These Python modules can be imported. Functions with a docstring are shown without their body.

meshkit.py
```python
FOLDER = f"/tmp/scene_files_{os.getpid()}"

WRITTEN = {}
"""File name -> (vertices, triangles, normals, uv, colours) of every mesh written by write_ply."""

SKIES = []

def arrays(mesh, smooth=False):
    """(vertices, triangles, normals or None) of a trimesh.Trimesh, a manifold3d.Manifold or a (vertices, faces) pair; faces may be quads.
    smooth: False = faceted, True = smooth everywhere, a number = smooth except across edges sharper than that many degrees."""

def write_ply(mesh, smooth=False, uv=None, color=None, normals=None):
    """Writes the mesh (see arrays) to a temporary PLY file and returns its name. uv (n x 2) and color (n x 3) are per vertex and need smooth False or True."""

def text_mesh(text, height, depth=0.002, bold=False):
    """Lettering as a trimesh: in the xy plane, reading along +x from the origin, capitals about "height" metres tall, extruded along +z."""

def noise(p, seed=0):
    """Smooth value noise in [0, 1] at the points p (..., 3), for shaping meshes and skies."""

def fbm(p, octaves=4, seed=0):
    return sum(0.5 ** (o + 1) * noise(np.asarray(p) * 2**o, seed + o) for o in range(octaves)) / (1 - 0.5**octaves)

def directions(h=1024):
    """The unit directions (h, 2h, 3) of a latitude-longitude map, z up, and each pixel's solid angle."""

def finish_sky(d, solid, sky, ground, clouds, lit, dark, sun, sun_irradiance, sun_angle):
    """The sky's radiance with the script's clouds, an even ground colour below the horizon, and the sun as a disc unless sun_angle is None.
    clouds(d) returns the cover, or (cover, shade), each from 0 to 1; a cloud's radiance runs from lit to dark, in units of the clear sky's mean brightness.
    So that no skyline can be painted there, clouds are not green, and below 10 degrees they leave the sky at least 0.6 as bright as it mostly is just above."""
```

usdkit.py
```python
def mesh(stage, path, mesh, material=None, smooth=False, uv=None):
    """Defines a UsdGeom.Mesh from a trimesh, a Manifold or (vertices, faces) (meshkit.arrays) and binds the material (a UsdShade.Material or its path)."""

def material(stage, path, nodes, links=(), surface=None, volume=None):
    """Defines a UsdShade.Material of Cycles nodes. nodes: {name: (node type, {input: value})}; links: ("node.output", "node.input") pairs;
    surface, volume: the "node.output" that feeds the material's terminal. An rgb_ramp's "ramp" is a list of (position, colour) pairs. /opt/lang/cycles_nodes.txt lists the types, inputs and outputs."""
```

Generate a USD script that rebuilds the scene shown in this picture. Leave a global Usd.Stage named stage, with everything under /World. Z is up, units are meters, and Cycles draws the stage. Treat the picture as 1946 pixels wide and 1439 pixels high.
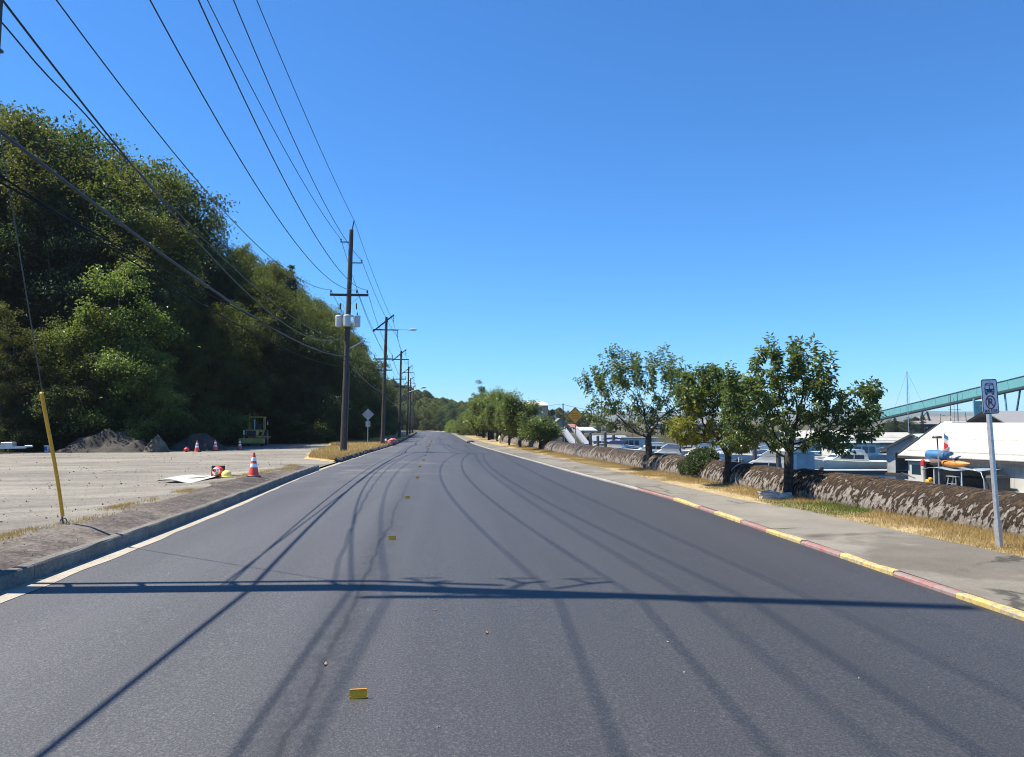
import re, math, numpy as np, trimesh, usdkit, meshkit
from pxr import Usd, UsdGeom, UsdLux, UsdShade, Gf, Sdf, Vt
from scipy.interpolate import PchipInterpolator
from scipy.spatial import cKDTree
from shapely.geometry import LineString, Point, Polygon
import shapely

stage = Usd.Stage.CreateInMemory()
UsdGeom.SetStageUpAxis(stage, 'Z'); UsdGeom.SetStageMetersPerUnit(stage, 1.0)
UsdGeom.Xform.Define(stage, '/World'); UsdGeom.Scope.Define(stage, '/World/Looks')

# ------------------------------------------------------------------ camera, sky, sun
EYE = np.array([0.0, 0.0, 1.7]); FPX = 1450.0; CX, CY = 973.0, 719.5
PITCH = math.atan2(801 - CY, FPX); YAW = math.radians(-5.076)
cy_, sy_ = math.cos(YAW), math.sin(YAW); cp_, sp_ = math.cos(PITCH), math.sin(PITCH)
RIGHT = np.array([cy_, sy_, 0]); FWD0 = np.array([-sy_, cy_, 0]); UPZ = np.array([0, 0, 1.0])
FWD = FWD0 * cp_ + UPZ * sp_; UPV = UPZ * cp_ - FWD0 * sp_
cam = UsdGeom.Camera.Define(stage, '/World/camera')
mat = np.eye(4); mat[0, :3] = RIGHT; mat[1, :3] = UPV; mat[2, :3] = -FWD; mat[3, :3] = EYE
cam.AddTransformOp().Set(Gf.Matrix4d(mat.tolist()))
cam.CreateHorizontalApertureAttr(36.0); cam.CreateVerticalApertureAttr(36.0 * 757 / 1024)
cam.CreateFocalLengthAttr(36.0 * FPX / 1946); cam.CreateClippingRangeAttr((0.05, 20000.0))
cam.CreateExposureAttr(1.08)
SUN_ELEV = math.radians(57.4); SUN = np.array([-0.99, 0.145, 0.0]); SUN /= np.linalg.norm(SUN)
SUN_DIR = SUN * math.cos(SUN_ELEV) + UPZ * math.sin(SUN_ELEV)
sky_m = usdkit.material(stage, '/World/Looks/clear_sky', {
    's': ('sky_texture', {'sky_type': 'single_scattering', 'sun_disc': False, 'sun_elevation': SUN_ELEV, 'sun_rotation': math.atan2(SUN[0], SUN[1]),
          'altitude': 0.0, 'air_density': 1.0, 'aerosol_density': 0.3, 'ozone_density': 4.0}),
    'h': ('mix_color', {'blend_type': 'multiply', 'fac': 1.0, 'b': (.40, .93, 1.42), 'use_clamp': False}),
    'b': ('background_shader', {'strength': 0.065})}, [('s.color', 'h.a'), ('h.result', 'b.color')], surface='b.background')
dome = UsdLux.DomeLight.Define(stage, '/World/sky'); dome.CreateIntensityAttr(1.0)
UsdShade.MaterialBindingAPI.Apply(dome.GetPrim()).Bind(sky_m)
dome.GetPrim().SetCustomDataByKey('kind', 'structure')
sun = UsdLux.DistantLight.Define(stage, '/World/sun')
sun.CreateNormalizeAttr(True); sun.CreateIntensityAttr(1.25); sun.CreateAngleAttr(0.53); sun.CreateColorAttr(Gf.Vec3f(1.0, 0.93, 0.82))
zc = SUN_DIR; xc_ = np.cross(UPZ, zc); xc_ /= np.linalg.norm(xc_); yc_ = np.cross(zc, xc_)
m4 = np.eye(4); m4[0, :3] = xc_; m4[1, :3] = yc_; m4[2, :3] = zc
sun.AddTransformOp().Set(Gf.Matrix4d(m4.tolist()))

# ------------------------------------------------------------------ helpers
def ray(u, v):
    return RIGHT * (u - CX) + UPV * (CY - v) + FWD * FPX
def at_depth(u, v, Y):
    r = ray(u, v); return EYE + r * (Y / r[1])
def on_level(u, v, z):
    r = ray(u, v); return EYE + r * ((z - EYE[2]) / r[2])
_used = {}
def numbered(parent, name):
    n = _used.get((parent, name), 0); _used[(parent, name)] = n + 1
    return f'{parent}/{name}' + (f'_{n:03d}' if n else '')
class MB:
    def __init__(s): s.v, s.f, s.n = [], [], 0
    def add(s, v, f):
        v = np.asarray(v, float); f = np.asarray(f, int)
        if f.shape[1] == 4: f = np.vstack([f[:, [0, 1, 2]], f[:, [0, 2, 3]]])
        s.v.append(v); s.f.append(f + s.n); s.n += len(v); return s
    def box(s, c, size, rz=0.0, R=None, bevel=0.0):
        if bevel:
            m = rbox(size, bevel); v, f = np.array(m[0]), m[1]
        else:
            v = (np.array([[x, y, z] for x in (-.5, .5) for y in (-.5, .5) for z in (-.5, .5)])) * size
            f = [[0, 1, 3, 2], [4, 6, 7, 5], [0, 4, 5, 1], [2, 3, 7, 6], [0, 2, 6, 4], [1, 5, 7, 3]]
        if R is None: R = rotz(rz)
        return s.add(v @ R.T + np.asarray(c, float), f)
    def bar(s, p0, p1, w, h=None, up=(0, 0, 1.0)):
        p0, p1 = np.asarray(p0, float), np.asarray(p1, float); h = h or w
        d = p1 - p0; L = np.linalg.norm(d); d /= L
        a = np.cross(d, up)
        if np.linalg.norm(a) < 1e-6: a = np.cross(d, (1.0, 0, 0))
        a /= np.linalg.norm(a); b = np.cross(a, d)
        return s.box((p0 + p1) / 2, (L, w, h), R=np.stack([d, a, b], 1))
    def tube(s, pts, r, sides=8, caps=True):
        p = np.asarray(pts, float); r = np.broadcast_to(np.asarray(r, float), (len(p),))
        t = np.gradient(p, axis=0); t /= np.linalg.norm(t, axis=1, keepdims=True) + 1e-12
        ref = np.array([0.31, 0.17, 0.93]) if abs(t[:, 2]).mean() < .9 else np.array([1.0, 0.13, 0])
        a = np.cross(t, ref); a /= np.linalg.norm(a, axis=1, keepdims=True) + 1e-12; b = np.cross(t, a)
        g = np.arange(sides) * 2 * np.pi / sides
        v = p[:, None] + r[:, None, None] * (np.cos(g)[None, :, None] * a[:, None] + np.sin(g)[None, :, None] * b[:, None])
        i, j = np.meshgrid(np.arange(len(p) - 1), np.arange(sides), indexing='ij')
        q = np.stack([i * sides + j, i * sides + (j + 1) % sides, (i + 1) * sides + (j + 1) % sides, (i + 1) * sides + j], -1).reshape(-1, 4)
        base = s.n
        s.add(v.reshape(-1, 3), q)
        if caps:
            for k, e in ((0, p[0]), (len(p) - 1, p[-1])):
                ring = v[k]; vv = np.vstack([ring, e]); ff = [[(x + 1) % sides, x, sides] if k == 0 else [x, (x + 1) % sides, sides] for x in range(sides)]
                s.add(vv, ff)
        return s
    def cyl(s, p0, p1, r0, r1=None, sides=14):
        return s.tube([p0, p1], [r0, r0 if r1 is None else r1], sides)
    def lathe(s, prof, c=(0, 0, 0), sides=20, R=None):
        prof = np.asarray(prof, float); g = np.arange(sides) * 2 * np.pi / sides
        v = np.stack([prof[:, 0][:, None] * np.cos(g), prof[:, 0][:, None] * np.sin(g), np.repeat(prof[:, 1][:, None], sides, 1)], -1).reshape(-1, 3)
        i, j = np.meshgrid(np.arange(len(prof) - 1), np.arange(sides), indexing='ij')
        q = np.stack([i * sides + j, i * sides + (j + 1) % sides, (i + 1) * sides + (j + 1) % sides, (i + 1) * sides + j], -1).reshape(-1, 4)
        if R is not None: v = v @ R.T
        return s.add(v + np.asarray(c, float), q)
    def ball(s, c, r, sub=2, scale=(1, 1, 1), rough=0.0, seed=0):
        m = trimesh.creation.icosphere(sub, 1.0); v = np.array(m.vertices)
        if rough: v = v * (1 + rough * (meshkit.fbm(v * 1.7 + seed * 7.3, 3, seed)[:, None] - .5) * 2)
        return s.add(v * r * np.asarray(scale) + np.asarray(c, float), m.faces)
    def prism(s, poly, depth, R=np.eye(3), t=(0, 0, 0)):
        m = trimesh.creation.extrude_polygon(Polygon(poly) if not hasattr(poly, 'geom_type') else poly, depth, engine='earcut')
        return s.add(np.array(m.vertices) @ np.asarray(R).T + np.asarray(t, float), m.faces)
    def tri(s, m, R=np.eye(3), t=(0, 0, 0)):
        return s.add(np.array(m.vertices) @ np.asarray(R).T + np.asarray(t, float), m.faces)
    def arrays(s): return np.vstack(s.v), np.vstack(s.f)
def rotz(a):
    c, n = math.cos(a), math.sin(a); return np.array([[c, -n, 0], [n, c, 0], [0, 0, 1.0]])
def rotx(a):
    c, n = math.cos(a), math.sin(a); return np.array([[1.0, 0, 0], [0, c, -n], [0, n, c]])
def roty(a):
    c, n = math.cos(a), math.sin(a); return np.array([[c, 0, n], [0, 1.0, 0], [-n, 0, c]])
_rb = {}
def rbox(size, r):
    key = (tuple(np.round(size, 4)), round(r, 4))
    if key not in _rb:
        s = np.array(size) / 2; pts = []
        for sx in (-1, 1):
            for sy in (-1, 1):
                for sz in (-1, 1):
                    k = np.array([sx, sy, sz])
                    for ax in range(3):
                        o = np.ones(3); o[ax] = 0
                        pts.append(k * (s - r * o))
        h = trimesh.convex.convex_hull(np.array(pts)); _rb[key] = (np.array(h.vertices), np.array(h.faces))
    return _rb[key]
def put(path, mb, mat, smooth=False):
    v, f = mb.arrays() if isinstance(mb, MB) else mb
    return usdkit.mesh(stage, path, (v, f), mat, smooth=smooth).GetPrim()
def tag(prim, label=None, cat=None, group=None, kind=None):
    for k, x in (('label', label), ('category', cat), ('group', group), ('kind', kind)):
        if x: prim.SetCustomDataByKey(k, x)
    return prim
class Thing:
    def __init__(s, name, label, cat, loc=(0, 0, 0), rz=0.0, group=None, kind=None, R=None):
        s.path = numbered('/World', name); s.loc = np.asarray(loc, float); s.rz = rz
        x = UsdGeom.Xform.Define(stage, s.path); x.AddTranslateOp().Set(Gf.Vec3d(*map(float, loc)))
        if R is None: x.AddRotateZOp().Set(math.degrees(rz))
        else:
            m = np.eye(4); m[:3, :3] = np.asarray(R).T; x.AddTransformOp().Set(Gf.Matrix4d(m.tolist()))
        s.prim = tag(x.GetPrim(), label, cat, group, kind)
    def part(s, name, mb, mat, smooth=False, world=False, label=None, under=None, kind=None):
        base = under.GetPath().pathString if under else s.path
        v, f = mb.arrays() if isinstance(mb, MB) else mb
        if world: v = (v - s.loc) @ rotz(s.rz)
        return tag(put(numbered(base, name), (v, f), mat, smooth), label, kind=kind)
def single(name, mb, mat, label=None, cat=None, group=None, kind=None, smooth=False):
    return tag(put(numbered('/World', name), mb, mat, smooth), label, cat, group, kind)
def copy_of(proto, loc, rz=0.0, scale=None, label=None, cat=None, group=None):
    src = proto.prim; was = src.GetCustomData()
    base = re.sub(r'_\d{3}$', '', src.GetName())
    path = numbered('/World', base)
    x = UsdGeom.Xform.Define(stage, path); x.AddTranslateOp().Set(Gf.Vec3d(*map(float, loc))); x.AddRotateZOp().Set(math.degrees(rz))
    if scale is not None: x.AddScaleOp().Set(Gf.Vec3f(*map(float, np.broadcast_to(scale, 3))))
    p = x.GetPrim(); p.GetReferences().AddInternalReference(src.GetPath()); p.SetInstanceable(True)
    return tag(p, label or was.get('label'), cat or was.get('category'), group or was.get('group'))
def move(proto, loc, rz=0.0, scale=None, label=None, group=None):
    x = UsdGeom.Xformable(proto.prim); x.ClearXformOpOrder()
    for a in ('xformOp:translate', 'xformOp:rotateZ', 'xformOp:scale'):
        if proto.prim.HasAttribute(a): proto.prim.RemoveProperty(a)
    x.AddTranslateOp().Set(Gf.Vec3d(*map(float, loc))); x.AddRotateZOp().Set(math.degrees(rz))
    if scale is not None: x.AddScaleOp().Set(Gf.Vec3f(*map(float, np.broadcast_to(scale, 3))))
    tag(proto.prim, label, None, group)

# ------------------------------------------------------------------ materials
LK = '/World/Looks/'
def mat(name, col, rough=.6, col2=None, scale=4.0, detail=4.0, stretch=None, bump=0.0, bscale=40.0, metal=0.0, spec=.5, lo=.35, hi=.65, coat=0.0):
    n = {'p': ('principled_bsdf', {'base_color': col, 'roughness': rough, 'metallic': metal, 'specular_ior_level': spec, 'coat_weight': coat})}
    l = []
    if col2 is not None or bump:
        n['c'] = ('texture_coordinate', {}); n['m'] = ('mapping', {'scale': stretch or (1, 1, 1)}); l.append(('c.object', 'm.vector'))
    if col2 is not None:
        n['n'] = ('noise_texture', {'scale': scale, 'detail': detail, 'roughness': .62}); n['r'] = ('rgb_ramp', {'ramp': [(lo, col), (hi, col2)]})
        l += [('m.vector', 'n.vector'), ('n.fac', 'r.fac'), ('r.color', 'p.base_color')]
    if bump:
        n['bn'] = ('noise_texture', {'scale': bscale, 'detail': 4.0, 'roughness': .6}); n['b'] = ('bump', {'strength': bump, 'distance': .02})
        l += [('m.vector', 'bn.vector'), ('bn.fac', 'b.height'), ('b.normal', 'p.normal')]
    return usdkit.material(stage, LK + name, n, l, surface='p.BSDF')
def leaf_mat(name, ramp, rough=.5, trans=.3, tcol=(.16, .24, .03), spec=.3, big=.25):
    n = {'g': ('geometry', {}), 'o': ('object_info', {}), 'c': ('texture_coordinate', {}), 'n': ('noise_texture', {'scale': big, 'detail': 2.0}),
         'a': ('math', {'math_type': 'multiply_add', 'value2': .34, 'value3': -.06}), 'a2': ('math', {'math_type': 'multiply_add', 'value2': .46}),
         'a3': ('math', {'math_type': 'multiply_add', 'value2': .3}),
         'r': ('rgb_ramp', {'ramp': ramp}), 'p': ('principled_bsdf', {'roughness': rough, 'specular_ior_level': spec}), 't': ('translucent_bsdf', {'color': tcol}),
         'x': ('mix_closure', {'fac': trans})}
    l = [('g.random_per_island', 'a.value1'), ('o.random', 'a2.value1'), ('a.value', 'a2.value3'), ('c.object', 'n.vector'), ('n.fac', 'a3.value1'), ('a2.value', 'a3.value3'),
         ('a3.value', 'r.fac'), ('r.color', 'p.base_color'), ('p.BSDF', 'x.closure1'), ('t.BSDF', 'x.closure2')]
    return usdkit.material(stage, LK + name, n, l, surface='x.closure')
def glass_mat(name, tint=(.02, .025, .03)):
    return usdkit.material(stage, LK + name, {'f': ('fresnel', {'IOR': 1.5}), 'm': ('math', {'math_type': 'add', 'value2': .25, 'use_clamp': True}), 't': ('transparent_bsdf', {'color': (.35, .38, .4)}), 'g': ('glossy_bsdf', {'color': (.85, .88, .9), 'roughness': .03}), 'x': ('mix_closure', {})},
                            [('f.fac', 'm.value1'), ('m.value', 'x.fac'), ('t.BSDF', 'x.closure1'), ('g.BSDF', 'x.closure2')], surface='x.closure')

# asphalt: fine stone grain, wide soft tone changes, the rough longitudinal joint beside the yellow markers and dust tracked out of the lot
def asphalt():
    n = {'g': ('geometry', {}), 's': ('separate_xyz', {}),
         'v': ('voronoi_texture', {'scale': 90.0, 'feature': 'f1'}), 'w': ('noise_texture', {'scale': 55.0, 'detail': 5.0, 'roughness': .75}),
         'big': ('noise_texture', {'scale': .35, 'detail': 5.0, 'roughness': .6}), 'mp': ('mapping', {'scale': (2.2, .10, 1.0)}),
         'r1': ('rgb_ramp', {'ramp': [(.25, (.019, .0191, .0201)), (.52, (.0465, .0466, .0482)), (.78, (.128, .128, .130))]}),
         'r2': ('rgb_ramp', {'ramp': [(.28, (.74, .74, .75)), (.5, (.99, .99, .99)), (.72, (1.22, 1.21, 1.19))]}), 'mul': ('mix_color', {'blend_type': 'multiply', 'fac': 1.0, 'use_clamp': False}),
         # joint: distance to a wandering line
         'jn': ('noise_texture', {'scale': .55, 'detail': 6.0, 'roughness': .65}), 'jl': ('math', {'math_type': 'multiply_add', 'value2': -.010, 'value3': -.74}),
         'jw': ('math', {'math_type': 'multiply_add', 'value2': .28}), 'js': ('math', {'math_type': 'subtract'}), 'ja': ('math', {'math_type': 'absolute'}),
         'jx': ('math', {'math_type': 'add', 'value2': -.14}),
         'jy': ('map_range', {'from_min': 30.0, 'from_max': 12.0, 'to_min': 0.15, 'to_max': 1.0, 'clamp': True}),
         'jb': ('noise_texture', {'scale': 9.0, 'detail': 4.0, 'roughness': .8}), 'jbr': ('map_range', {'from_min': .40, 'from_max': .60, 'to_min': .35, 'to_max': 1.0, 'clamp': True}),
         'j1': ('map_range', {'from_min': .010, 'from_max': .052, 'to_min': .95, 'to_max': 0.0, 'clamp': True}), 'j1b': ('math', {'math_type': 'multiply'}), 'jc': ('noise_texture', {'scale': 5.0, 'detail': 6.0, 'roughness': .8}), 'jcr': ('map_range', {'from_min': .28, 'from_max': .46, 'to_min': .1, 'to_max': 1.0, 'clamp': True}),
         'j2': ('map_range', {'from_min': 0.0, 'from_max': .40, 'to_min': .75, 'to_max': 0.0, 'clamp': True}),
         'jm': ('math', {'math_type': 'multiply'}), 'jm2': ('math', {'math_type': 'maximum'}), 'jm3': ('math', {'math_type': 'multiply'}),
         'dark': ('mix_color', {'blend_type': 'mix', 'b': (.014, .0145, .016), 'use_clamp': False}),
         # dust
         'dn': ('noise_texture', {'scale': .5, 'detail': 6.0, 'roughness': .7}), 'dr': ('map_range', {'from_min': .50, 'from_max': .72, 'to_min': 0.0, 'to_max': .55, 'clamp': True}),
         'dy': ('map_range', {'from_min': 18.0, 'from_max': 26.0, 'clamp': True}), 'dy2': ('map_range', {'from_min': 42.0, 'from_max': 30.0, 'clamp': True}),
         'dx': ('map_range', {'from_min': 1.2, 'from_max': -1.5, 'clamp': True}), 'd1': ('math', {'math_type': 'multiply'}), 'd2': ('math', {'math_type': 'multiply'}), 'd3': ('math', {'math_type': 'multiply'}),
         'dust': ('mix_color', {'blend_type': 'mix', 'b': (.20, .18, .15), 'use_clamp': False}),
         # tone lightens smoothly from right to left across the road
         'lx': ('map_range', {'from_min': 2.2, 'from_max': -2.8, 'to_min': .72, 'to_max': 1.36, 'clamp': True}), 'lane': ('vector_math', {'math_type': 'scale'}),
         'p': ('principled_bsdf', {'roughness': .62, 'specular_ior_level': .45}), 'b': ('bump', {'strength': .55, 'distance': .006}),
         'hh': ('math', {'math_type': 'multiply_add', 'value2': .6})}
    l = [('g.position', 's.vector'), ('g.position', 'v.vector'), ('g.position', 'w.vector'), ('g.position', 'mp.vector'), ('mp.vector', 'big.vector'),
         ('w.fac', 'r1.fac'), ('big.fac', 'r2.fac'), ('r1.color', 'mul.a'), ('r2.color', 'mul.b'),
         ('g.position', 'jn.vector'), ('s.y', 'jl.value1'), ('jn.fac', 'jw.value1'), ('jl.value', 'jw.value3'), ('jw.value', 'jx.value1'), ('s.x', 'js.value1'), ('jx.value', 'js.value2'), ('js.value', 'ja.value1'),
         ('ja.value', 'j1.value'), ('ja.value', 'j2.value'), ('g.position', 'jb.vector'), ('jb.fac', 'jbr.value'), ('g.position', 'jc.vector'), ('jc.fac', 'jcr.value'), ('j1.result', 'j1b.value1'), ('jcr.result', 'j1b.value2'), ('j1b.value', 'jm2.value1'), ('j2.result', 'jm.value1'), ('jbr.result', 'jm.value2'), ('jm.value', 'jm2.value2'),
         ('jm2.value', 'jm3.value1'), ('s.y', 'jy.value'), ('jy.result', 'jm3.value2'), ('mul.result', 'lane.vector1'), ('s.x', 'lx.value'), ('lx.result', 'lane.scale'),
         ('lane.vector', 'dark.a'), ('jm3.value', 'dark.fac'),
         ('g.position', 'dn.vector'), ('dn.fac', 'dr.value'), ('s.y', 'dy.value'), ('s.y', 'dy2.value'), ('s.x', 'dx.value'), ('dr.result', 'd1.value1'), ('dy.result', 'd1.value2'), ('d1.value', 'd2.value1'), ('dy2.result', 'd2.value2'),
         ('d2.value', 'd3.value1'), ('dx.result', 'd3.value2'), ('dark.result', 'dust.a'), ('d3.value', 'dust.fac'), ('dust.result', 'p.base_color'),
         ('v.distance', 'hh.value1'), ('w.fac', 'hh.value3'), ('hh.value', 'b.height'), ('b.normal', 'p.normal')]
    return usdkit.material(stage, LK + 'asphalt', n, l, surface='p.BSDF')
def ground_mat(name, ramp, fine=30.0, mid=2.2, bump=.5, stretch=(1, 1, 1), crack=False):
    n = {'g': ('geometry', {}), 'mp': ('mapping', {'scale': stretch}), 'f': ('noise_texture', {'scale': fine, 'detail': 5.0, 'roughness': .75}), 'm': ('noise_texture', {'scale': mid, 'detail': 6.0, 'roughness': .65}), 'l': ('noise_texture', {'scale': .22, 'detail': 4.0}),
         'x': ('math', {'math_type': 'multiply_add', 'value2': .5}), 'y': ('math', {'math_type': 'multiply_add', 'value2': .35}), 'z': ('math', {'math_type': 'multiply', 'value2': .28}),
         'r': ('rgb_ramp', {'ramp': ramp}), 'p': ('principled_bsdf', {'roughness': .9, 'specular_ior_level': .2}), 'b': ('bump', {'strength': bump, 'distance': .015})}
    l = [('g.position', 'mp.vector'), ('mp.vector', 'f.vector'), ('mp.vector', 'm.vector'), ('mp.vector', 'l.vector'), ('l.fac', 'z.value1'), ('m.fac', 'y.value1'), ('z.value', 'y.value3'), ('f.fac', 'x.value1'), ('y.value', 'x.value3'),
         ('x.value', 'r.fac'), ('x.value', 'b.height'), ('b.normal', 'p.normal')]
    if crack:                                               # wandering cracks and old darker repair patches
        n.update({'cd': ('noise_texture', {'scale': 1.1, 'detail': 5.0, 'roughness': .7}), 'cs': ('vector_math', {'math_type': 'multiply_add', 'vector2': (.9, .9, 0)}), 'cv': ('voronoi_texture', {'scale': .33, 'feature': 'distance_to_edge'}),
                  'cr': ('map_range', {'from_min': .004, 'from_max': .016, 'to_min': .72, 'to_max': 0.0, 'clamp': True}), 'cn': ('noise_texture', {'scale': .8, 'detail': 2.0}), 'ck': ('map_range', {'from_min': .46, 'from_max': .58, 'clamp': True}), 'cm': ('math', {'math_type': 'multiply'}),
                  'pn': ('noise_texture', {'scale': .38, 'detail': 5.0, 'roughness': .62}), 'pr': ('rgb_ramp', {'ramp': [(.42, (.72, .71, .70)), (.47, (1.0, 1.0, 1.0)), (.62, (1.04, 1.03, 1.0)), (.70, (1.16, 1.15, 1.12))]}), 'pm': ('mix_color', {'blend_type': 'multiply', 'fac': 1.0, 'use_clamp': False}),
                  'cx': ('mix_color', {'b': (.02, .018, .015), 'use_clamp': False})})
        l += [('g.position', 'cd.vector'), ('cd.color', 'cs.vector1'), ('g.position', 'cs.vector3'), ('cs.vector', 'cv.vector'), ('cv.distance', 'cr.value'), ('g.position', 'cn.vector'), ('cn.fac', 'ck.value'), ('cr.result', 'cm.value1'), ('ck.result', 'cm.value2'),
              ('g.position', 'pn.vector'), ('pn.fac', 'pr.fac'), ('r.color', 'pm.a'), ('pr.color', 'pm.b'), ('pm.result', 'cx.a'), ('cm.value', 'cx.fac'), ('cx.result', 'p.base_color')]
    else: l.append(('r.color', 'p.base_color'))
    return usdkit.material(stage, LK + name, n, l, surface='p.BSDF')
A_ = asphalt()
M_gravel = ground_mat('lot_gravel', [(.38, (.055, .050, .042)), (.52, (.138, .127, .106)), (.66, (.25, .23, .19))], 26.0, .8, .8, (.45, 1.25, 1))
M_dirt = ground_mat('roadside_dirt', [(.38, (.020, .016, .014)), (.53, (.060, .050, .044)), (.68, (.17, .147, .12))], 16.0, 2.4, 1.0)
M_walk = ground_mat('sidewalk_concrete', [(.38, (.10, .091, .074)), (.55, (.163, .149, .122)), (.72, (.225, .207, .172))], 45.0, 1.2, .45, crack=True)
M_verge = ground_mat('verge_soil', [(.38, (.10, .075, .04)), (.54, (.28, .21, .105)), (.72, (.46, .36, .19))], 18.0, 2.0, 1.0)
M_ground = ground_mat('bare_ground', [(.38, (.03, .028, .018)), (.54, (.06, .055, .03)), (.72, (.12, .10, .06))], 4.0, .4, .6)
M_kerb = ground_mat('kerb_concrete', [(.38, (.13, .125, .11)), (.55, (.23, .22, .195)), (.72, (.35, .33, .29))], 40.0, 3.0, .5)
M_gutter = ground_mat('gutter_dust', [(.38, (.18, .16, .13)), (.55, (.30, .27, .22)), (.72, (.40, .365, .30))], 30.0, 3.0, .4)
M_kerbd = ground_mat('dirty_shaded_kerb', [(.38, (.05, .048, .044)), (.55, (.11, .105, .095)), (.72, (.21, .20, .175))], 30.0, 3.0, .6)  # dirt and the shade on the kerb face, both darkened into the concrete
M_berm = ground_mat('berm_asphalt', [(.38, (.016, .016, .017)), (.55, (.035, .035, .036)), (.72, (.08, .08, .078))], 30.0, 4.0, .8)
M_pile = ground_mat('gravel_heap', [(.38, (.022, .019, .017)), (.55, (.05, .044, .038)), (.72, (.10, .088, .074))], 16.0, 1.2, 1.0)  # shade of the trees over the heaps is mixed into this dark gravel
M_pile2 = ground_mat('soil_heap', [(.38, (.04, .031, .022)), (.55, (.10, .08, .056)), (.72, (.19, .155, .11))], 12.0, 1.5, 1.0)
def paint_kerb(name, c1, c2, thr):
    n = {'g': ('geometry', {}), 'n': ('noise_texture', {'scale': 11.0, 'detail': 8.0, 'roughness': .8}), 'r': ('rgb_ramp', {'ramp': [(thr - .05, c2), (thr + .05, c1)]}), 'p': ('principled_bsdf', {'roughness': .8})}
    return usdkit.material(stage, LK + name, n, [('g.position', 'n.vector'), ('n.fac', 'r.fac'), ('r.color', 'p.base_color')], surface='p.BSDF')
M_ky = paint_kerb('worn_yellow_paint', (.46, .33, .10), (.22, .195, .15), .475)
M_kr = paint_kerb('worn_red_paint', (.26, .085, .08), (.20, .165, .145), .51)
M_wood = mat('pole_wood', (.022, .017, .014), .9, (.065, .05, .04), 6.0, 5.0, (3, 3, .25), .5, 30)
M_arm = mat('arm_wood', (.022, .018, .015), .9, (.05, .04, .033), 8.0)
M_wire = mat('black_cable', (.012, .012, .014), .5)
M_cable = mat('grey_cable', (.022, .023, .026), .6)
M_cable2 = mat('thin_dark_cable', (.012, .012, .013), .9, spec=.1)
M_steel = mat('galvanised_steel', (.34, .35, .36), .45, (.46, .47, .48), 20, metal=.6)
M_iron = mat('dark_iron', (.05, .05, .052), .5, (.09, .08, .075), 18, metal=.4)
M_can = mat('transformer_paint', (.34, .345, .345), .45, (.42, .42, .41), 3)
M_insul = mat('brown_porcelain', (.05, .025, .018), .2)
M_white = mat('white_gelcoat', (.56, .55, .50), .35, (.44, .43, .39), 1.5)
M_white2 = mat('weathered_white', (.42, .41, .37), .6, (.28, .275, .245), 1.2, lo=.45, hi=.75)
M_cream = mat('cream_gelcoat', (.62, .60, .48), .35, (.52, .50, .40), 1.5)
M_greyhull = mat('grey_hull', (.22, .225, .225), .5, (.30, .30, .295), 1.2)
M_black = mat('black_rubber', (.012, .012, .013), .6, (.03, .03, .03), 10)
M_dark = mat('dark_opening', (.01, .01, .012), .8)
M_glass = glass_mat('window_pane')
M_blueglass = mat('tinted_glass', (.015, .03, .045), .08, spec=.8)
M_roofw = mat('white_sheet_roof', (.39, .378, .335), .65, (.30, .29, .25), .5, stretch=(1, 1, 1), lo=.4, hi=.8)
M_cone = mat('orange_plastic', (.75, .075, .035), .45, (.62, .05, .03), 8)
M_refl = mat('reflective_white', (.70, .70, .69), .35)
M_yellow = mat('guard_yellow', (.60, .29, .02), .4, (.50, .23, .015), 4)
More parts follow.
